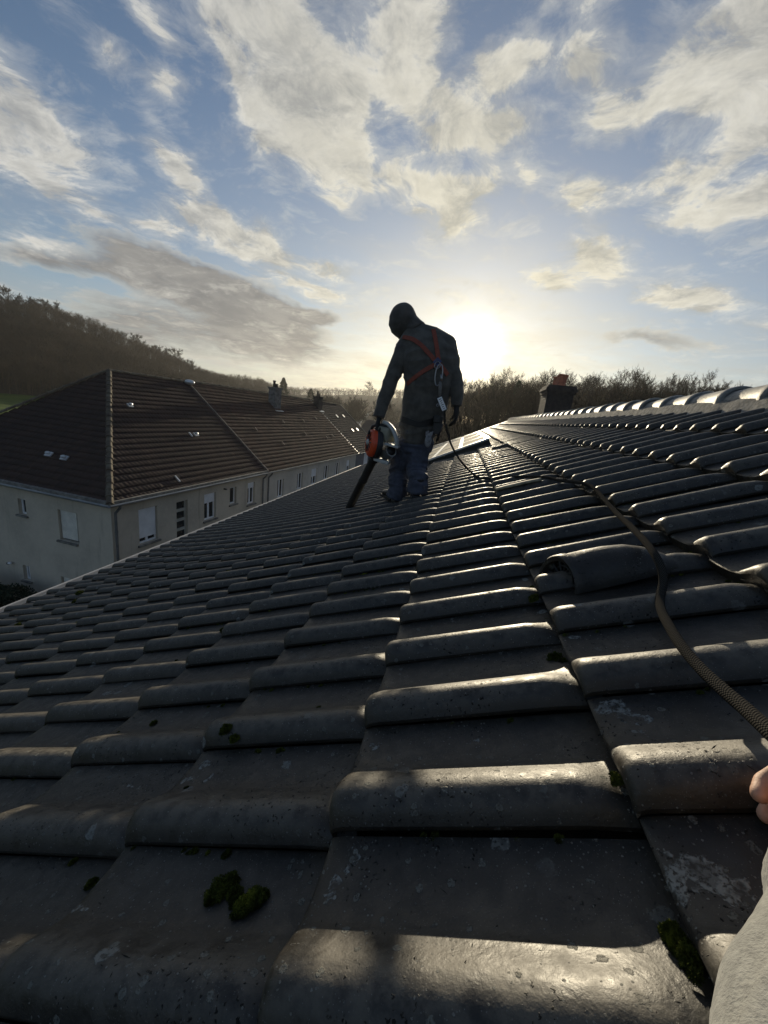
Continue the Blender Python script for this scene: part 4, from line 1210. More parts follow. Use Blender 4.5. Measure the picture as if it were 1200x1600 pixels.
    tag(o, 'dark leafless brushwood at the foot of the wood on the right', 'undergrowth', None, 'stuff')
build_woods()

def conifer(x, y, H, label, rad=.24, seed=1):
    rng = np.random.default_rng(seed); t = empty('conifer_tree', (x, y, terrain(x, y)), label, 'tree', 'conifers in the valley')
    mb = MB(); mb.tube([(x, y, terrain(x, y) - .3), (x, y, terrain(x, y) + H * .5), (x, y, terrain(x, y) + H * .97)], [H * .014, H * .009, .02], 7); mb.build('trunk', M_BARK, t)
    V = []
    n = int(2600)
    for i in range(n):
        f = rng.random() ** .8; z = H * (.08 + .92 * f); R_ = H * rad * (1 - f) ** .75 * rng.uniform(.25, 1.08) * (1 + .25 * math.sin(z * 3.1 / H * 12))
        ph = rng.uniform(0, 6.28); c = np.array([R_ * math.cos(ph), R_ * math.sin(ph), z - R_ * .15])
        d = np.array([math.cos(ph), math.sin(ph), rng.uniform(-.5, .4)]) + rng.normal(size=3) * .3; d /= np.linalg.norm(d); w = np.cross(d, rng.normal(size=3)); w /= np.linalg.norm(w); s = H * .035
        V += [c - w * s * .4, c + w * s * .4, c + d * s]
    V = np.array(V) + np.array([x, y, terrain(x, y)])
    link('crown', npmesh('crown', V, np.arange(len(V)).reshape(-1, 3)), M_EVER, t)
def at_ground(px, r):
    a, _ = azel(px, 640); return r * math.sin(R(a)), r * math.cos(R(a))
for (px, r, H, rad, lab) in ((441, 205, 20.5, .25, 'tall dark pointed conifer behind the middle chimney'), (484, 215, 17.5, .30, 'broad dark conifer behind the end chimney'), (497, 200, 14.0, .34, 'low rounded evergreen right of the end chimney'),
                             (858, 88, 13.5, .16, 'slender conifer rising above the right wood near the chimney pots'), (803, 92, 13.0, .17, 'slender conifer rising above the wood between the sun and the chimney pots')):
    x, y = at_ground(px, r); conifer(x, y, H, lab, rad, int(px))
rng_ = random.Random(21)
for i in range(34):          # wood on the valley floor beyond the terrace
    px = rng_.uniform(492, 566) if i < 22 else rng_.uniform(585, 725); r = rng_.uniform(150, 215)
    x, y = at_ground(px, r)
    put_tree(rng_.choice((8, 9)), x, y, rng_.uniform(.85, 1.1), rng_.uniform(0, 6), 'bare tree standing among its like on the valley floor beyond the terrace', 'bare trees on the valley floor')

def shrub(c, r, label, seed, name='evergreen_shrub'):
    rng = np.random.default_rng(seed); t = empty(name, (c[0], c[1], 0), label, 'shrub')
    mb = MB()
    for k in range(7):
        a = k * .9; mb.tube([(c[0], c[1], 0), (c[0] + r[0] * .3 * math.cos(a), c[1] + r[1] * .3 * math.sin(a), c[2] * .6), (c[0] + r[0] * .7 * math.cos(a), c[1] + r[1] * .7 * math.sin(a), c[2] * 1.2)], [.05, .03, .01], 5)
    mb.build('stems', M_BARK, t)
    n = 9000; V = []
    d = rng.normal(size=(n, 3)); d /= np.linalg.norm(d, axis=1)[:, None]
    lump = np.array([1 + .22 * mnoise.noise(Vector((x * 2.2, y * 2.2, z * 2.2 + seed))) for x, y, z in d])
    p = np.array(c) + d * np.array(r) * (lump * rng.uniform(.55, 1.05, n) ** .5)[:, None]
    p = p[p[:, 2] > .05]; n = len(p)
    a = rng.normal(size=(n, 3)); a /= np.linalg.norm(a, axis=1)[:, None]; b = np.cross(a, rng.normal(size=(n, 3))); b /= np.linalg.norm(b, axis=1)[:, None]
    s = .055
    V = np.stack([p - a * s, p + b * s * .5, p + a * s, p - b * s * .5], 1).reshape(-1, 3)
    link('foliage', npmesh('foliage', V, np.arange(len(V)).reshape(-1, 4)), M_EVER, t)
shrub((-16.6, 10.9, .9), (1.35, .9, 1.15), 'dark evergreen shrub under the small lower window at the house corner', 1)
shrub((-18.9, 11.0, .85), (1.5, .9, 1.25), 'dark evergreen shrub at the left edge under the wall lamp', 2)

def valley_house():
    x, y = at_ground(603, 104); gz_ = terrain(x, y)
    h = empty('valley_house', (x, y, gz_), 'small brown-roofed house down in the valley left of the roofer', 'house', rz=R(-14))
    rot = Matrix.Translation((x, y, gz_)) @ Matrix.Rotation(R(-14), 4, 'Z')
    hz = HZ - 2.1 - gz_; ez = hz - 3.4
    mb = MB(); mb.box((-5.2, -4, -1), (5.2, 4, ez), rot)
    mb.add([rot @ Vector(v) for v in ((-5.2, -4, ez), (-5.2, 4, ez), (-5.2, 0, hz - .1), (5.2, -4, ez), (5.2, 4, ez), (5.2, 0, hz - .1))], [(0, 1, 2), (5, 4, 3)]); mb.build('wall', M_WALLO, h)
    mb = MB()
    for s in (-1, 1):
        mb.add([rot @ Vector(v) for v in ((-5.5, s * 4.5, ez - .4), (5.5, s * 4.5, ez - .4), (5.5, 0, hz), (-5.5, 0, hz), (-5.5, s * 4.5, ez - .28), (5.5, s * 4.5, ez - .28), (5.5, 0, hz + .12), (-5.5, 0, hz + .12))], [(0,1,2,3),(7,6,5,4),(0,4,5,1),(1,5,6,2),(3,2,6,7),(0,3,7,4)])
    mb.build('roof', M_CLAY3, h)
    mb = MB(); mb.add([rot @ Vector(v) for v in ((-1, -2.6, hz - 1.95), (.6, -2.6, hz - 1.95), (.6, -1.6, hz - 1.1), (-1, -1.6, hz - 1.1))], [(0,1,2,3)]); mb.build('roof_window', M_ZINC, h)
    for xx in (-3, 0, 3):
        mb = MB(); mb.box((xx - .5, -4.03, ez - 2.2), (xx + .5, -3.96, ez - .9), rot); mb.build('window', M_GLASS, h)
valley_house()

# ---------------------------------------------------------------- the roofer
M_SKIN = mat('skin', (.55, .33, .24), .55, .12, 60, .0006, 160)
M_JACK = mat('dark_olive_jacket', (.078, .071, .060), .9, .3, 14, .0012, 160, sheen=.2)
M_HOOD = mat('dark_hood_cloth', (.066, .059, .050), .9, .25, 14, .0010, 160, sheen=.2)
M_TROU = mat('navy_work_trousers', (.058, .064, .088), .85, .3, 16, .0012, 140)
M_BOOT = mat('black_leather_boot', (.016, .014, .013), .5, .3, 30, .0008, 90)
M_GLOV = mat('black_work_glove', (.012, .012, .012), .75, .3, 60, .0008, 180)
M_STRAP = mat('orange_webbing', (.22, .050, .026), .7, .15, 60, .0006, 260)
M_STEEL = mat('brushed_steel', (.30, .30, .31), .4, metal=1.0)
M_BLACKP = mat('matt_black_plastic', (.018, .018, .019), .5, .2, 20, .0004, 90)
M_ORANGE = mat('orange_plastic', (.62, .075, .020), .42, .12, 14)
M_GREYP = mat('light_grey_plastic', (.46, .47, .45), .45, .12, 10)
M_TANK = mat('smoked_beige_tank', (.27, .26, .20), .35, .15, 8)

def boxr(mb, c, h, rot=None):
    m = Matrix.Translation(Vector(c)) @ (rot.to_4x4() if rot is not None else Matrix.Identity(4))
    mb.box((-h[0], -h[1], -h[2]), (h[0], h[1], h[2]), m)

def roofer():
    root_loc = at(625, 780, 3.4)
    PX = (at(700, 600, 3.42) - at(600, 600, 3.42)).length / 100
    A = (at(700, 600, 3.42) - at(600, 600, 3.42)).normalized(); B = Vector((0, 1, 0)); B = (B - A * B.dot(A)).normalized()
    At = (at(706, 545, 3.42) - at(622, 558, 3.42)).normalized()
    def torso(k):
        L = [(650, 702, 23, .125, 3.41, A), (652, 682, 26, .14, 3.41, A), (655, 662, 31, .15, 3.41, A), (663, 637, 35, .14, 3.40, A), (669, 606, 36, .135, 3.40, A),
             (671, 576, 40, .14, 3.42, At), (668, 551, 41, .145, 3.45, At), (663, 534, 36, .13, 3.49, At), (654, 522, 25, .11, 3.53, At), (646, 514, 15, .09, 3.56, At)]
        return [(at(x, y, Y), a, B, (hw - k) * PX, d - k * PX) for (x, y, hw, d, Y, a) in L]
    armL = [((630, 549, 3.45), .074), ((617, 580, 3.39), .064), ((607, 606, 3.33), .058), ((598, 632, 3.29), .053), ((592, 652, 3.26), .047)]
    armR = [((697, 541, 3.47), .082), ((707, 570, 3.43), .066), ((712, 598, 3.40), .058), ((714, 620, 3.37), .052), ((713, 635, 3.36), .047)]
    uL, YL = roof_at(614, 786); uR, YR = roof_at(651, 781)
    fL = surf(uL, YL); fR = surf(uR, YR)
    fL.z = max(surf(uL + d, YL + e).z for d in (-.2, 0, .2) for e in (-.08, 0, .1)) + .0; fR.z = max(surf(uR + d, YR + e).z for d in (-.2, 0, .2) for e in (-.08, 0, .1))
    legL = [(at(640, 694, 3.41), .105), (at(627, 716, 3.43), .100), (at(622, 740, 3.44), .084), (fL + Vector((.045, -.045, .15)), .080), (fL + Vector((.043, -.05, .055)), .086), (fL + Vector((.04, -.05, .035)), .084)]
    legR = [(at(655, 694, 3.40), .105), (at(652, 716, 3.36), .098), (at(651, 740, 3.30), .082), (fR + Vector((.006, -.055, .15)), .076), (fR + Vector((.007, -.06, .055)), .082), (fR + Vector((.007, -.06, .035)), .080)]
    hc = at(629, 504, 3.58); face = Vector((-.55, .76, -.34)).normalized()
    # the body: one continuous figure, mostly under its clothes
    mb = MB(); mb.loft(torso(4), 20)
    for arm in (armL, armR):
        mb.tube([at(*p) for p, r in arm], [r * k_ for (p, r), k_ in zip(arm, (.72, .72, .7, .62, .5))], 12)
        w = at(*arm[-1][0]); mb.ball(w, .022)
    for leg in (legL, legR): mb.tube([p for p, r in leg], [r * .72 for p, r in leg], 12)
    mb.tube([at(654, 522, 3.53), at(640, 512, 3.57), hc], [.07, .06, .06], 12)
    rotf = face.to_track_quat('Y', 'Z').to_matrix()
    mb.ball(hc, (.074, .092, .108), 18, 12, rotf); mb.ball(hc + face * .035 + rotf @ Vector((0, 0, -.06)), (.052, .055, .05), 14, 9, rotf)
    mb.tube([hc + rotf @ Vector((0, .088, .015)), hc + rotf @ Vector((0, .112, -.018)), hc + rotf @ Vector((0, .09, -.028))], [.008, .014, .012], 8)
    for s in (-1, 1):
        mb.ball(hc + rotf @ Vector((s * .076, .005, -.01)), (.012, .02, .032), 8, 6, rotf); mb.ball(hc + rotf @ Vector((s * .03, .083, .028)), (.024, .012, .008), 8, 6, rotf)
    mb.tube([hc + rotf @ Vector((-.026, .084, -.058)), hc + rotf @ Vector((0, .094, -.056)), hc + rotf @ Vector((.026, .084, -.058))], [.005, .008, .005], 8)
    for s, (p, r) in ((0, legL[-1]), (1, legR[-1])): mb.tube([p, p + Vector((-.03, .10, -.01))], [.04, .03], 8)
    body = remeshed(mb, 'person', M_SKIN, None, .0085, 4)
    tag(body, 'hooded roofer in dark jacket and orange harness walking away along the roof', 'person')
    for s in (-1, 1):
        e = MB(); e.ball(hc + rotf @ Vector((s * .030, .080, .008)), .0115, 10, 8); e.build('eye', mat('eye_dark', (.05, .04, .03), .2), body, True)
    # jacket with folds
    mb = MB(); mb.loft(torso(0), 26)
    for arm in (armL, armR): mb.tube([at(*p) for p, r in arm], [r for p, r in arm], 14); mb.ball(at(*arm[0][0]), arm[0][1] * 1.02)
    mb.tube([at(650, 519, 3.53), at(676, 526, 3.50), at(697, 540, 3.47)], [.07, .078, .08], 12); mb.tube([at(648, 522, 3.53), at(630, 547, 3.46)], [.075, .074], 12)
    mb.ball(at(655, 668, 3.41), (.19, .155, .05), 18, 8)
    jacket = remeshed(mb, 'jacket', M_JACK, body, .0075, 5, .0085, .19)
    # hood
    mb = MB(); mb.ball(hc + Vector((0, -.012, .012)), (.118, .128, .142), 20, 12, rotf); mb.tube([hc + Vector((0, -.02, -.03)), at(643, 513, 3.56), at(654, 521, 3.52)], [.108, .100, .092], 12); mb.tube([hc + Vector((-.02, .0, .07)), hc + Vector((-.035, -.035, .135))], [.085, .030], 12)
    mb.tube([hc + Vector((-.01, .02, -.02)), at(620, 519, 3.60)], [.10, .074], 12)
    remeshed(mb, 'hood', M_HOOD, body, .007, 4, .006, .15)
    # trousers
    mb = MB()
    for leg in (legL, legR): mb.tube([p for p, r in leg], [r for p, r in leg], 14)
    mb.loft([(at(650, 706, 3.40), A, B, .14, .125), (at(651, 690, 3.41), A, B, .145, .13), (at(652, 672, 3.41), A, B, .14, .13)], 18)
    remeshed(mb, 'trousers', M_TROU, body, .0075, 4, .011, .09)
    # boots
    for f, d in ((fL, Vector((-.62, .78, 0))), (fR, Vector((-.12, .99, 0)))):
        d = Vector((d.x, d.y, -.0)).normalized(); s = Vector((d.y, -d.x, 0)); h = f - d * .07
        mb = MB(); mb.tube([h + Vector((0, 0, .16)), h + Vector((0, 0, .10)), h + Vector((0, 0, .055))], [.056, .055, .056], 12)
        mb.loft([(h - d * .045 + Vector((0, 0, .045)), s, Vector((0, 0, 1)), .030, .035), (h + Vector((0, 0, .048)), s, Vector((0, 0, 1)), .043, .042), (h + d * .10 + Vector((0, 0, .05)), s, Vector((0, 0, 1)), .047, .044), (h + d * .18 + Vector((0, 0, .040)), s, Vector((0, 0, 1)), .050, .034), (h + d * .235 + Vector((0, 0, .034)), s, Vector((0, 0, 1)), .034, .024)], 14)
        bt = remeshed(mb, 'boot', M_BOOT, body, .006, 4)
        mb = MB(); rr = Matrix((s, d, Vector((0, 0, 1)))).transposed()
        boxr(mb, h + d * .135 + Vector((0, 0, .008)), (.046, .10, .012), rr); boxr(mb, h - d * .012 + Vector((0, 0, .006)), (.038, .04, .014), rr)
        mb.build('sole', M_BLACKP, bt, bevel=.006)
    # gloves with five fingers
    def hand(w, d, p, s, curl, name='glove', mt=None, parent=None, k=1.0, vox=.0042):
        """w wrist, d towards the fingers, p palm-facing normal, s towards the thumb side"""
        mb = MB(); w = Vector(w)
        mb.loft([(w - d * .06 * k, s, p, .038 * k, .036 * k), (w - d * .03 * k, s, p, .035 * k, .030 * k), (w + d * .005 * k, s, p, .031 * k, .023 * k), (w + d * .04 * k, s, p, .041 * k, .021 * k), (w + d * .085 * k, s, p, .042 * k, .017 * k), (w + d * .098 * k, s, p, .036 * k, .012 * k)], 14)
        for i, (o, L) in enumerate(((.030, .070), (.010, .080), (-.011, .074), (-.030, .058))):
            q = w + d * .09 * k + s * o * k; pts = [q - d * .02 * k, q]; a = 0
            for j, f in enumerate((.42, .32, .26)):
                a += curl * (.75, 1.1, .8)[j] * (1 + .10 * i); dd = d * math.cos(a) + p * math.sin(a); q = q + dd * L * f * k; pts.append(q)
            mb.tube(pts, [.0105 * k, .0105 * k, .0098 * k, .009 * k, .0075 * k], 10); mb.ball(pts[-1], .0076 * k, 8, 6)
        q = w + d * .025 * k + s * .030 * k; dd = (d * .62 + s * .66 + p * .42).normalized(); q2 = q + dd * .042 * k; dd2 = (d * .80 + s * .15 + p * .58).normalized(); q3 = q2 + dd2 * .034 * k; q4 = q3 + (dd2 + p * .4).normalized() * .022 * k
        mb.tube([q - dd * .01, q, q2, q3, q4], [.015 * k, .0155 * k, .0125 * k, .011 * k, .0085 * k], 10); mb.ball(q4, .0086 * k, 8, 6)
        return remeshed(mb, name, mt or M_GLOV, parent, vox, 2)
    wR = at(713, 637, 3.36); dR = (at(712, 655, 3.36) - wR).normalized(); sR = (Vector((.15, .95, 0)) - dR * dR.dot(Vector((.15, .95, 0)))).normalized(); pR = dR.cross(sR); pR = pR if pR.x < 0 else -pR
    hand(wR, dR, pR, sR, .42, parent=body)
    wL = at(592, 655, 3.26); hL = at(591, 666, 3.25); dL = (hL - wL).normalized(); dL = (dL + Vector((-.1, .0, 0))).normalized()
    sL = (Vector((0, 1, 0)) - dL * dL.y).normalized(); pL = dL.cross(sL); pL = pL if pL.x > 0 else -pL
    hand(wL, dL, pL, sL, .95, parent=body, k=.95)
    # harness straps laid on the jacket
    dg = bpy.context.evaluated_depsgraph_get()
    bvh = BVHTree.FromPolygons([jacket.matrix_world @ v.co for v in jacket.data.vertices], [tuple(p.vertices) for p in jacket.data.polygons])
    eye = Vector((0, 0, HZ))
    def strap(px, name, width=.034, m=M_STRAP, lift=.004):
        P = []
        for a, b in zip(px[:-1], px[1:]):
            n = max(2, int(math.hypot(b[0]-a[0], b[1]-a[1]) / 3))
            for i in range(n): P.append((a[0] + (b[0]-a[0]) * i / n, a[1] + (b[1]-a[1]) * i / n))
        P.append(px[-1]); H = []
        for (x, y) in P:
            d = (at(x, y, 3) - eye).normalized(); loc, nr, _, _ = bvh.ray_cast(eye, d)
            if loc is not None: H.append((loc, nr))
        for _ in range(3):
            H = [H[0]] + [((H[i-1][0] + H[i][0] * 2 + H[i+1][0]) / 4, (H[i-1][1] + H[i][1] * 2 + H[i+1][1]).normalized()) for i in range(1, len(H)-1)] + [H[-1]]
        V = []
        for i, (p, n) in enumerate(H):
            t = (H[min(i+1, len(H)-1)][0] - H[max(i-1, 0)][0]).normalized(); s = t.cross(n).normalized() * width / 2
            V += [p - s + n * lift * .6, p - s + n * (lift + .004), p + s + n * (lift + .004), p + s + n * lift * .6]
        mb = MB(); mb.add(V, [(4*i+j, 4*i+(j+1) % 4, 4*i+4+(j+1) % 4, 4*i+4+j) for i in range(len(H)-1) for j in range(4)] + [(0, 1, 2, 3), tuple(4*(len(H)-1)+j for j in (3, 2, 1, 0))])
        mb.build(name, m, body); return H
    strap([(630, 527), (646, 530), (660, 541), (680, 564)], 'harness_strap')
    strap([(677, 515), (681, 535), (685, 563)], 'harness_strap')
    strap([(683, 568), (665, 578), (648, 590), (637, 600)], 'harness_strap')
    strap([(686, 568), (693, 577), (699, 586)], 'harness_strap')
    strap([(629, 655), (655, 664), (684, 655)], 'tool_belt', .05, M_BLACKP, .006)
    H = strap([(680, 562), (686, 569)], 'harness_plate', .055, mat('blue_plastic_plate', (.03, .04, .12), .4), .008)
    c, n = H[len(H) // 2]; out = -(c - eye).normalized()
    mb = MB(); pts = [c + out * .022 + A * (math.cos(t) * .022) + Vector((0, 0, math.sin(t) * .026 - .02)) for t in np.linspace(0, 2 * math.pi, 20)]; mb.tube(pts, .0042, 8, False)
    mb.build('d_ring', M_STEEL, body)
    # tool pouch, hammer loop and a pale glove tucked into the belt
    p = at(684, 665, 3.28); mb = MB(); boxr(mb, p, (.035, .028, .075)); boxr(mb, p + Vector((-.01, -.03, .05)), (.03, .008, .03)); mb.build('tool_pouch', M_BLACKP, body, bevel=.008)
    p = at(688, 672, 3.26); mb = MB(); mb.tube([p + Vector((.01, 0, .06)), p, p + Vector((-.012, 0, -.09))], [.010, .012, .009], 8); mb.build('tool_handle', M_BLACKP, body, True)
    p = at(669, 689, 3.23); mb = MB()
    mb.ball(p, (.030, .020, .055), 12, 8)
    for k in range(4): q = p + Vector((-.022 + .014 * k, 0, .04)); mb.tube([q, q + Vector((-.004 + .004 * k, -.006, .035 + .008 * (k % 2)))], [.008, .006], 8)
    remeshed(mb, 'tucked_glove', mat('pale_grey_work_glove', (.22, .22, .23), .85, .4, 40), body, .004, 2)
    # connector, energy absorber and the rope grab with its printed plate
    mb = MB(); a = c + out * .03 + Vector((0, 0, -.035)); b = at(688, 598, 3.22)
    pts = [a.lerp(b, .5) + (a - b).length * .62 * (A * math.cos(t) * .34 + Vector((0, 0, 1)) * math.sin(t)) for t in np.linspace(0, 2 * math.pi, 22)]
    mb.tube(pts, .0055, 8, False); mb.tube([at(689.5, 585, 3.21), at(690, 596, 3.21)], .009, 8); mb.build('carabiner', M_STEEL, body, True)
    mb = MB(); mb.tube([at(688, 597, 3.22), at(687.5, 606, 3.215), at(687, 620, 3.21)], [.012, .014, .011], 8); mb.build('lanyard', mat('grey_webbing', (.16, .15, .14), .8, .2, 60), body, True)
    rg = MB(); g0, g1 = at(686.5, 621, 3.20), at(694.5, 641, 3.20); t = (g1 - g0).normalized(); s_ = t.cross(Vector((0, 1, 0))).normalized()
    rr = Matrix((s_, Vector((0, 1, 0)), t)).transposed(); boxr(rg, (g0 + g1) / 2 + Vector((0, .012, 0)), (.024, .010, (g1 - g0).length / 2 + .012), rr)
    grab = rg.build('rope_grab', M_BLACKP, body, bevel=.004)
    mb = MB(); boxr(mb, (g0 + g1) / 2, (.019, .0025, (g1 - g0).length / 2), rr); pl = mb.build('label_plate', mat('white_label', (.78, .79, .82), .4), grab, bevel=.003)
    mb = MB()
    for k in range(6): boxr(mb, g0.lerp(g1, .14 + .145 * k) + Vector((0, -.0035, 0)) + s_ * (.002 * (k % 2)), (.010 - .002 * (k % 3), .0006, .0022), rr)
    mb.build('small_print', M_BLACKP, pl)
    mb = MB(); q = at(684, 633, 3.20); pts = [q + A * (math.cos(t) * .010) + Vector((0, 0, math.sin(t) * .010)) for t in np.linspace(0, 2 * math.pi, 14)]; mb.tube(pts, .0035, 6, False); mb.build('ring', M_STEEL, grab)
    return body, wL, hL
roofer_obj, WL_, HL_ = roofer()

def leaf_blower():
    root = empty('leaf_blower', at(600, 695, 3.26), 'orange and grey leaf blower hanging from the roofer\'s left hand', 'leaf blower')
    Yb = 3.26
    ax = Vector((-.86, -.50, .06)).normalized()
    def disc(c, r, L, n=28, prof_=None):
        up = Vector((0, 0, 1)); s = ax.cross(up).normalized(); u = s.cross(ax).normalized(); V = []; pf = prof_ or [(0, 1), (.7, 1), (1, .86)]
        for (l, k) in pf:
            for j in range(n):
                th = 2 * math.pi * j / n; kk = 1 + .10 * max(0, math.cos(th + 2.0))
                V.append(Vector(c) + ax * (l * L) + s * (math.cos(th) * r * k * kk) + u * (math.sin(th) * r * k * kk))
        m_ = len(pf)
        F = [(a*n+j, a*n+(j+1) % n, (a+1)*n+(j+1) % n, (a+1)*n+j) for a in range(m_-1) for j in range(n)] + [tuple(range(n))[::-1], tuple(range((m_-1)*n, m_*n))]
        return V, F
    mb = MB(); mb.add(*disc(at(592, 694, Yb), .118, .05)); mb.build('fan_housing', M_BLACKP, root, bevel=.004)
    mb = MB(); mb.add(*disc(at(585, 692, Yb - .01), .112, .055, 28, [(0, 1), (.55, 1), (.8, .94), (1, .78)])); cv = mb.build('starter_cover', M_ORANGE, root, bevel=.003)
    mb = MB(); c = at(585, 692, Yb - .01) + ax * .056; s = ax.cross(Vector((0, 0, 1))).normalized(); u = s.cross(ax).normalized()
    for k in range(12):
        th = k * math.pi / 6; p0 = c + s * math.cos(th) * .030 + u * math.sin(th) * .030; p1 = c + s * math.cos(th) * .078 + u * math.sin(th) * .078; mb.tube([p0, p1], .0055, 6)
    mb.build('vent_slots', M_BLACKP, cv)
    mb = MB(); mb.tube([c, c + ax * .010, c + ax * .016], [.026, .024, .014], 16); mb.build('hub', M_GREYP, cv)
    mb = MB(); mb.ball(at(577, 675, Yb - .06), (.010, .014, .022), 10, 7); mb.build('choke_lever', M_BLACKP, root, True)
    # tank and covers
    rz = Matrix.Rotation(R(-22), 3, 'Z') @ Matrix.Rotation(R(6), 3, 'Y')
    mb = MB(); boxr(mb, at(602, 678, Yb + .03), (.068, .075, .060), rz); mb.build('fuel_tank', M_TANK, root, True, bevel=.022, seg=4)
    arc = [(599, 657), (607, 660), (614, 667), (619, 677), (622, 688), (623, 698)]
    V = []; secs = []
    for i, (x, y) in enumerate(arc):
        p = at(x, y, Yb); w = (.020, .032, .045, .050, .048, .035)[i]
        t = (at(*arc[min(i+1, 5)], Yb) - at(*arc[max(i-1, 0)], Yb)).normalized(); n_ = t.cross(Vector((0, 1, 0))).normalized()
        secs.append((p - n_ * .012, n_, Vector((0, 1, 0)), .018, w))
    mb = MB(); mb.loft(secs, 14); mb.build('shroud', M_GREYP, root, True)
    mb = MB(); boxr(mb, at(613, 696, Yb - .02), (.062, .055, .0095), Matrix.Rotation(R(8), 3, 'Y')); mb.build('guard_plate', M_GREYP, root, bevel=.005)
    # engine with cooling fins
    mb = MB()
    e0 = at(606, 707, Yb + .02); ea = Vector((.55, -.6, .35)).normalized()
    mb.tube([e0 - ea * .06, e0 + ea * .06], .040, 16); en = mb.build('engine', M_BLACKP, root, True)
    mb = MB()
    for k in range(6): q = e0 + ea * (-.050 + .020 * k); mb.tube([q, q + ea * .006], .060 - .003 * abs(k - 2.5), 18)
    mb.build('cooling_fins', mat('cast_aluminium', (.30, .30, .29), .5, .2, 20, metal=.5), en)
    mb = MB(); boxr(mb, at(597, 720, Yb), (.066, .05, .016), Matrix.Rotation(R(10), 3, 'Y')); boxr(mb, at(590, 714, Yb), (.02, .045, .03), Matrix.Rotation(R(25), 3, 'Y')); mb.build('foot', M_GREYP, root, bevel=.008)
    # top handle
    mb = MB(); pts = [at(581, 672, Yb), at(582, 666, Yb), at(587, 664, Yb), at(596, 664, Yb), at(606, 667, Yb), at(612, 672, Yb)]
    mb.tube(pts, [.014, .0145, .015, .015, .015, .014], 12); hd = mb.build('handle', M_BLACKP, root, True)
    mb = MB(); mb.tube([at(590, 668, Yb), at(598, 669, Yb)], [.008, .006], 8); mb.build('trigger', M_ORANGE, hd, True)
    # blowing tube
    u, Y = roof_at(549, 797); e = surf(u, Y, .03); s0 = at(590, 705, Yb - .02)
    mb = MB(); d = (e - s0); pts = [s0 + d * t for t in (0, .06, .10, .11, .13, .14, .45, .46, .48, .49, .97, 1.0)]
    mb.tube(pts, [.044, .042, .040, .046, .046, .037, .037, .042, .042, .037, .040, .042], 20, False); nz = mb.build('blower_tube', M_BLACKP, root, False); smooth_by_angle(nz, 35)
leaf_blower()

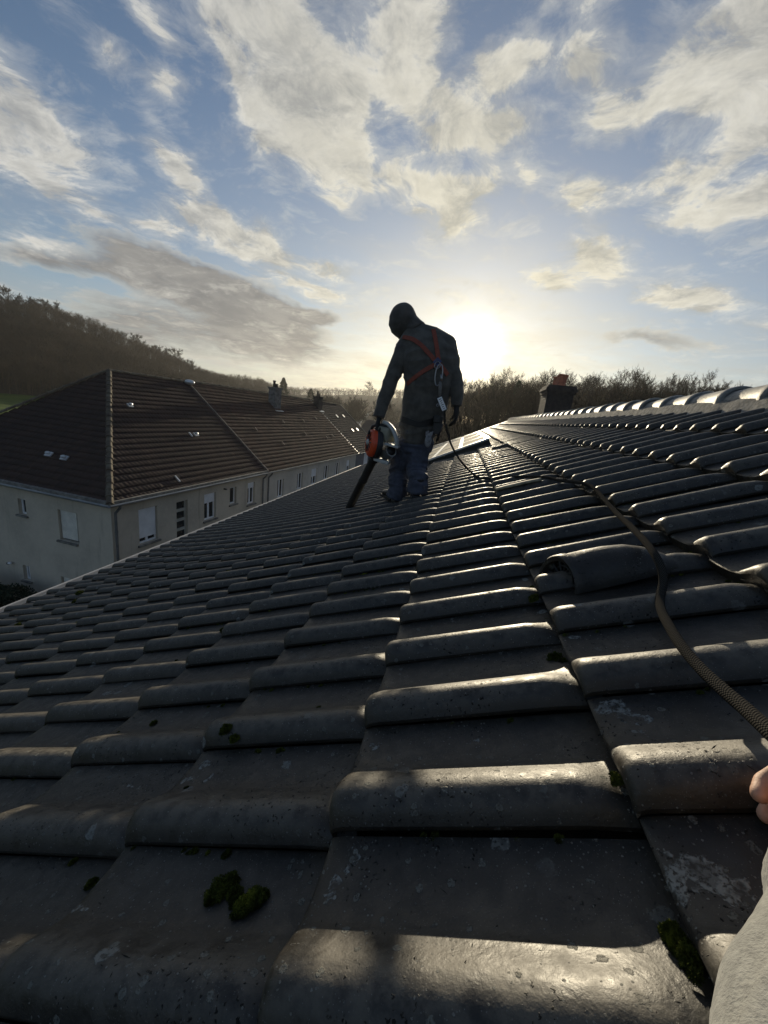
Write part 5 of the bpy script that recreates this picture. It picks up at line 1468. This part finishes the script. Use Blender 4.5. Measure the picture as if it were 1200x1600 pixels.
# ---------------------------------------------------------------- safety rope
def rope():
    def onroof(x, y, lift):
        w = W(x, y); Zc = _Z - ROOF_DROP + lift; c = _X * w[2] - Zc * w[0]
        k = np.where(np.sign(c[:-1]) != np.sign(c[1:]))[0][0]; t = _X[k] / w[0] if abs(w[0]) > 1e-6 else Zc[k] / w[2]
        return Vector((w[0] * t, w[1] * t, w[2] * t + HZ))
    P = [at(694.5, 640, 3.21), at(694.5, 652, 3.20), at(697, 668, 3.20), at(704, 692, 3.21), at(713, 710, 3.22), at(723, 724, 3.22)]
    for (x, y, l) in ((735, 737, .080), (748, 746, .062), (768, 748, .060), (800, 745, .060), (830, 745, .060), (855, 746, .060), (875, 751, .060), (897, 753, .060), (918, 757, .062), (932, 766, .062), (945, 781, .060), (962, 800, .066), (985, 822, .092), (1008, 846, .108),
                      (1024, 868, .108), (1034, 890, .092), (1036, 912, .070), (1031, 935, .058), (1034, 955, .062), (1045, 977, .07), (1064, 1008, .078), (1094, 1044, .088), (1130, 1078, .10), (1165, 1108, .115), (1205, 1145, .135), (1270, 1205, .16), (1380, 1310, .19)):
        P.append(onroof(x, y, l))
    # dense smooth path
    Q = []
    for i in range(len(P) - 1):
        p0, p1, p2, p3 = P[max(i-1, 0)], P[i], P[i+1], P[min(i+2, len(P)-1)]
        L = (p2 - p1).length; n = max(3, int(L / .012))
        for k in range(n):
            t = k / n; Q.append(.5 * ((2*p1) + (p2-p0)*t + (2*p0-5*p1+4*p2-p3)*t*t + (3*p1-p0-3*p2+p3)*t**3))
    Q.append(P[-1])
    n = 14; V = []; UV = []; s = 0; up = None; r = .0078
    for i, p in enumerate(Q):
        t = (Q[min(i+1, len(Q)-1)] - Q[max(i-1, 0)]).normalized()
        if up is None: up = Vector((0, 1, 0))
        a = t.cross(up).normalized(); b = a.cross(t).normalized(); up = b
        if i: s += (Q[i] - Q[i-1]).length
        for k in range(n + 1):
            th = 2 * math.pi * k / n; V.append(p + a * (math.cos(th) * r) + b * (math.sin(th) * r)); UV.append((k / n, s))
    m_ = n + 1
    F = [(i*m_+k, i*m_+k+1, (i+1)*m_+k+1, (i+1)*m_+k) for i in range(len(Q)-1) for k in range(n)]
    m = mat('braided_black_rope', (.02, .02, .02), .6)
    T, b, tc = nodes_of(m); uv = T.new('ShaderNodeUVMap').outputs[0]; sp = T.sep(uv)
    a1 = T.math('ADD', T.math('MULTIPLY', sp[0], 6.0), T.math('MULTIPLY', sp[1], 105.0)); a2 = T.math('SUBTRACT', T.math('MULTIPLY', sp[0], 6.0), T.math('MULTIPLY', sp[1], 105.0))
    s1 = T.math('SINE', T.math('MULTIPLY', a1, 2 * math.pi)); s2 = T.math('SINE', T.math('MULTIPLY', a2, 2 * math.pi))
    h = T.math('MULTIPLY', T.math('ADD', T.math('ABSOLUTE', s1), T.math('ABSOLUTE', s2)), .5)
    T.put(b.inputs['Base Color'], T.mix(T.ramp(h, .2, .9), (.004, .004, .004), (.060, .057, .052)))
    bn = T.new('ShaderNodeBump'); b.inputs['IOR'].default_value = 1.0; b.inputs['Specular IOR Level'].default_value = 0.0; b.inputs['Roughness'].default_value = .9; bn.inputs['Distance'].default_value = .0014; bn.inputs['Strength'].default_value = 1; T.L.new(h, bn.inputs['Height']); T.L.new(bn.outputs[0], b.inputs['Normal'])
    o = link('safety_rope', npmesh('safety_rope', [tuple(v) for v in V], np.array(F), uv=UV), m, None, True)
    tag(o, 'black braided safety rope snaking over the tiles from the roofer\'s harness to the lower right', 'rope')
rope()

# ---------------------------------------------------------------- the photographer's arm
def photographer():
    def cp(x, y, z): w = W(x, y) / 600 * z; return Vector((w[0], w[1], w[2] + HZ))
    rt = Vector(M3[:, 0]); dn = Vector(M3[:, 1]); fw = Vector(M3[:, 2])
    z = .36
    mb = MB()
    # forearm, wrist and a loosely closed hand resting towards the tiles, thumb side to the left
    fore = [(cp(1330, 1950, .15), .044), (cp(1345, 1620, .20), .040), (cp(1320, 1440, .265), .031), (cp(1292, 1405, .285), .0275)]
    mb.tube([p for p, r in fore], [r for p, r in fore], 16)
    w = cp(1288, 1410, .285); d = (cp(1310, 1275, .332) - w).normalized(); s = (rt * .9 + fw * .3); s = (s - d * s.dot(d)).normalized(); p = d.cross(s).normalized(); p = p if p.dot(fw) > 0 else -p
    mb.loft([(w - d * .02, s, p, .029, .024), (w + d * .012, s, p, .032, .025), (w + d * .045, s, p, .041, .026), (w + d * .085, s, p, .042, .021), (w + d * .098, s, p, .037, .016)], 18)
    for i, (o, L) in enumerate(((.030, .072), (.010, .080), (-.011, .075), (-.030, .060))):
        q = w + d * .09 + s * o; pts = [q - d * .02, q]; a = .15
        for j, f in enumerate((.42, .32, .26)):
            a += (.7, .95, .7)[j] * (1 + .08 * i); dd = d * math.cos(a) + p * math.sin(a); q = q + dd * L * f; pts.append(q)
        mb.tube(pts, [.0112, .0118, .0100, .0094, .0080], 12); mb.ball(pts[-1], .0081, 10, 7); mb.ball(pts[1] - p * .002, .0122, 10, 7)
    q = w + d * .02 + s * .030; dd = (d * .70 + s * .42 + p * .55).normalized(); q2 = q + dd * .044; dd2 = (d * .8 - s * .1 + p * .55).normalized(); q3 = q2 + dd2 * .034; q4 = q3 + (dd2 * .8 + p * .5).normalized() * .024
    mb.tube([q - dd * .012, q, q2, q3, q4], [.017, .0175, .0135, .0118, .0092], 12); mb.ball(q4, .0094, 10, 7)
    # upper arm back to the shoulder
    mb.tube([cp(1330, 1950, .15), Vector((.26, -.16, HZ - .20)), Vector((.32, -.32, HZ - .08))], [.044, .052, .060], 14)
    ph = remeshed(mb, 'person', M_SKIN, None, .0032, 3)
    tag(ph, 'photographer\'s bare hand and grey fleece sleeve reaching in at the lower right edge', 'person')
    mb = MB()
    sl_ = [(cp(1336, 1402, .278), .040), (cp(1336, 1412, .272), .0460), (cp(1340, 1440, .265), .0465), (cp(1366, 1460, .26), .0420), (cp(1380, 1510, .24), .0475), (cp(1392, 1600, .208), .055), (cp(1385, 1740, .185), .058), (cp(1360, 1950, .15), .062), (Vector((.26, -.16, HZ - .20)), .072), (Vector((.32, -.34, HZ - .06)), .082)]
    mb.tube([q for q, r in sl_], [r for q, r in sl_], 28)
    remeshed(mb, 'sleeve', mat('light_grey_fleece', (.27, .27, .25), .95, .22, 140, .0016, 420, sheen=.4), ph, .0045, 2, .0050, .055)
photographer()

# ---------------------------------------------------------------- moss, stick and litter on the tiles
def moss_material():
    m = mat('cushion_moss', (.02, .03, .008), 1.0); T, b, tc = nodes_of(m)
    n = T.noise(tc, 60, 4, .6); c = T.mix(T.ramp(n, .35, .65), (.030, .038, .009), (.10, .115, .020)); c = T.mix(T.ramp(T.noise(tc, 24, 2, .5), .58, .72), c, (.20, .22, .03))
    T.put(b.inputs['Base Color'], c); b.inputs['Specular IOR Level'].default_value = .1
    return m
M_MOSS = moss_material()
def moss_geo(c, nrm, r, seed, flat=.55):
    rng = np.random.default_rng(seed); c = np.array(c); nrm = Vector(nrm); a = nrm.orthogonal().normalized(); b = nrm.cross(a); Bm = np.array([a, b, nrm]).T
    n = int(min(2600, 500 + 9e5 * r)) if r > .006 else 260
    d = rng.normal(size=(n, 3)); d[:, 2] = abs(d[:, 2]) * .9 + .02; d /= np.linalg.norm(d, axis=1)[:, None]
    lump = np.array([1 + .45 * mnoise.noise(Vector((x * 1.9 + seed, y * 1.9, z * 1.9))) for x, y, z in d])
    rr = np.array([r, r * rng.uniform(.65, .95), r * flat])
    p = d * rr * (lump * rng.uniform(.78, 1.03, n))[:, None]
    t = d + rng.normal(size=d.shape) * .55; t /= np.linalg.norm(t, axis=1)[:, None]; w = np.cross(t, rng.normal(size=d.shape)); w /= np.linalg.norm(w, axis=1)[:, None]
    s = max(.0011, r * .055) * rng.uniform(.6, 1.5, n)[:, None]
    V = np.stack([p - w * s * .5, p + w * s * .5, p + t * s * 2.0], 1).reshape(-1, 3)
    # solid core
    cv = []; cf = []; N1, N2 = 12, 6
    for i in range(N2 + 1):
        for j in range(N1):
            ph, th = math.pi / 2 * i / N2, 2 * math.pi * j / N1; q = Vector((math.sin(ph) * math.cos(th), math.sin(ph) * math.sin(th), math.cos(ph))); l = .9 * (1 + .45 * mnoise.noise(Vector((q.x * 1.9 + seed, q.y * 1.9, q.z * 1.9)))); cv.append((q.x * rr[0] * l, q.y * rr[1] * l, q.z * rr[2] * l - r * .05))
    for i in range(N2):
        for j in range(N1): cf.append((i*N1+j, (i+1)*N1+j, (i+1)*N1+(j+1) % N1, i*N1+(j+1) % N1))
    b0 = len(V); V = np.concatenate([V, np.array(cv)]) @ Bm.T + c
    return V, np.arange(b0).reshape(-1, 3), np.array(cf) + b0
def moss_at(x, y, r, seed, flat=.95, dy=0):
    u, Y = roof_at(x, y); c = surf(u, Y, -.002); return moss_geo(c, rframe(u)[1], r, seed, flat), c
def moss(px, label, seed):
    Vs, F3, F4 = [], [], []; base = 0
    for (x, y, r) in px:
        (V, f3, f4), c = moss_at(x, y, r, seed); seed += 1; Vs.append(V); F3.append(f3 + base); F4.append(f4 + base); base += len(V)
    o = link('moss_clump', npmesh('moss_clump', np.concatenate(Vs), [np.concatenate(F3), np.concatenate(F4)]), M_MOSS)
    tag(o, label, 'moss', 'moss clumps on the tiles')
moss([(348, 1392, .016), (364, 1376, .013), (372, 1392, .010), (340, 1402, .009)], 'left and upper of the two big moss clumps in the lower left foreground', 1)
moss([(402, 1404, .015), (386, 1418, .014), (378, 1404, .010), (416, 1394, .008)], 'right and lower of the two big moss clumps in the lower left foreground', 3)
moss([(872, 1016, .016), (884, 1022, .010)], 'green moss cushion in the tile joint left of the lichen patch', 5)
moss([(984, 1240, .0065), (980, 1226, .005)], 'small bright moss tuft between two tile rolls at the right', 8)
moss([(1066, 1446, .010), (1082, 1470, .010), (1098, 1496, .008)], 'long dark moss growth in the joint near the photographer\'s hand', 11)
moss([(370, 1166, .013), (380, 1170, .010)], 'round dark moss clump under a tile edge at mid left', 15)
moss([(245, 1132, .008)], 'tiny dark moss tuft on the pan left of the round clump', 17)
moss([(143, 1370, .008)], 'flat dark moss scrap in the lower left corner area', 18)
moss([(840, 935, .014)], 'moss in the joint just below the ventilation hood', 19)
moss([(355, 990, .013)], 'small bright green moss tuft at the end of a roll at mid left', 20)
moss([(358, 897, .020), (350, 900, .014)], 'bright moss tuft halfway up the left slope', 22)
moss([(128, 933, .030), (120, 944, .022)], 'yellow green moss near the eave, highest of the eave mosses', 25)
moss([(345, 848, .028)], 'pale moss ring far down the slope below the white shuttered window', 28)
moss([(135, 967, .022), (125, 972, .018)], 'dark olive moss lump a few tiles in from the eave', 30)
moss([(30, 978, .022)], 'tiny moss tuft at the left edge near the gutter', 33)
def litter():
    rng = random.Random(9); Vs, F3, F4 = [], [], []; base = 0; seed = 60
    # low crumbs of moss along many joints
    for i in range(560):
        c_ = rng.randint(-11, 3); k = rng.randint(-1, 26) if i < 260 else rng.randint(0, 8); Y = Y_PHASE + k * RY + rng.choice((.0, .0, .1)) - .004 + rng.uniform(-.004, .004)
        if i >= 260 and i % 2: u = c_ + rng.uniform(.02, .95) if i % 4 == 1 else rng.choice((-1.62, -1.5, -.62, -.4, .35, -2.3)) + c_ * .0 + rng.gauss(0, .06); Y = Y_PHASE + k * RY - rng.uniform(.004, .010)
        elif rng.random() < .55: u = c_ - rng.uniform(.0, .03); Y = Y_PHASE + k * RY + rng.uniform(.05, .18)
        else: u = c_ + rng.uniform(.02, .9)
        if Y < .15: continue
        r = rng.uniform(.0025, .0065) * (1.0 if Y < 1.5 else 1.6)
        V, f3, f4 = moss_geo(surf(u, Y, -.002), rframe(u)[1], r, seed, .5); seed += 1
        if Y > 1.2: f3 = f3[:120]
        Vs.append(V); F3.append(f3 + base); F4.append(f4 + base); base += len(V)
    o = link('moss', npmesh('moss', np.concatenate(Vs), [np.concatenate(F3), np.concatenate(F4)]), M_MOSS)
    tag(o, 'sparse crumbs of dark moss along the tile joints', 'moss', None, 'stuff')
    # grit, needles and twigs
    V = []; F = []; 
    for i in range(2600):
        Y = .12 + 2.2 * rng.random() ** 1.6; u = rng.uniform(-3.2, 2.2)
        if mnoise.noise(Vector((u * 1.7, Y * 4.5, 1))) < -.02: continue
        p = surf(u, Y, .0004); T_, N_ = rframe(u); a = rng.uniform(0, 6.28); d = Vector(T_) * math.cos(a) + Vector((0, 1, 0)) * math.sin(a); n = Vector(N_); s = d.cross(n)
        L = rng.uniform(.0008, .0035) if rng.random() < .93 else rng.uniform(.004, .010); w = rng.uniform(.0004, .0011); h = rng.uniform(.0004, .0012); b = len(V)
        V += [p - d * L, p + s * w, p + d * L, p - s * w, p + n * h]; F += [(b, b+1, b+4), (b+1, b+2, b+4), (b+2, b+3, b+4), (b+3, b, b+4)]
    o = link('grit', npmesh('grit', [tuple(v) for v in V], np.array(F)), mat('dark_grit', (.016, .014, .010), .9, .6, 300))
    tag(o, 'dark grit and needle litter scattered over the near tiles', 'litter', None, 'stuff')
litter()
def lath():
    a = roof_at(777, 776); b = roof_at(851, 757); pa = surf(a[0], a[1]); k = round((a[1] - Y_PHASE - .034) / RY); Y = Y_PHASE + .034 + k * RY
    u0, u1 = a[0] + .03, b[0]
    mb = MB(); p, q = surf(u0, Y, .006), surf(min(u1, math.floor(u0 + .2) + .96), Y, .006); n = Vector(rframe(u0)[1]); s = Vector((0, 1, 0))
    secs = [(p.lerp(q, t) + n * .004 * math.sin(t * 3), s, n, .030 * w, .009) for t, w in ((0, .5), (.04, .9), (.3, 1), (.7, .92), (.95, .8), (1, .4))]
    mb.loft(secs, 12); o = mb.build('wooden_lath', mat('weathered_pale_wood', (.30, .26, .17), .7, .35, 30, .001, 90), None, True)
    tag(o, 'short pale weathered piece of wood lying on a tile roll where the rope crosses', 'wood piece')
lath()

# ---------------------------------------------------------------- haze
def haze():
    mb = MB(); mb.box((-1500, -60, -6), (1500, 1400, 135)); me = mb.mesh('haze')
    m = bpy.data.materials.new('valley_haze'); m.use_nodes = True; m.node_tree.nodes.clear(); T = NT(m.node_tree)
    out = T.new('ShaderNodeOutputMaterial'); v = T.new('ShaderNodeVolumePrincipled'); T.L.new(v.outputs[0], out.inputs['Volume'])
    v.inputs['Color'].default_value = (.93, .92, .90, 1); v.inputs['Density'].default_value = .00016; v.inputs['Anisotropy'].default_value = .55
    o = link('haze', me, m); o['kind'] = 'stuff'
haze()
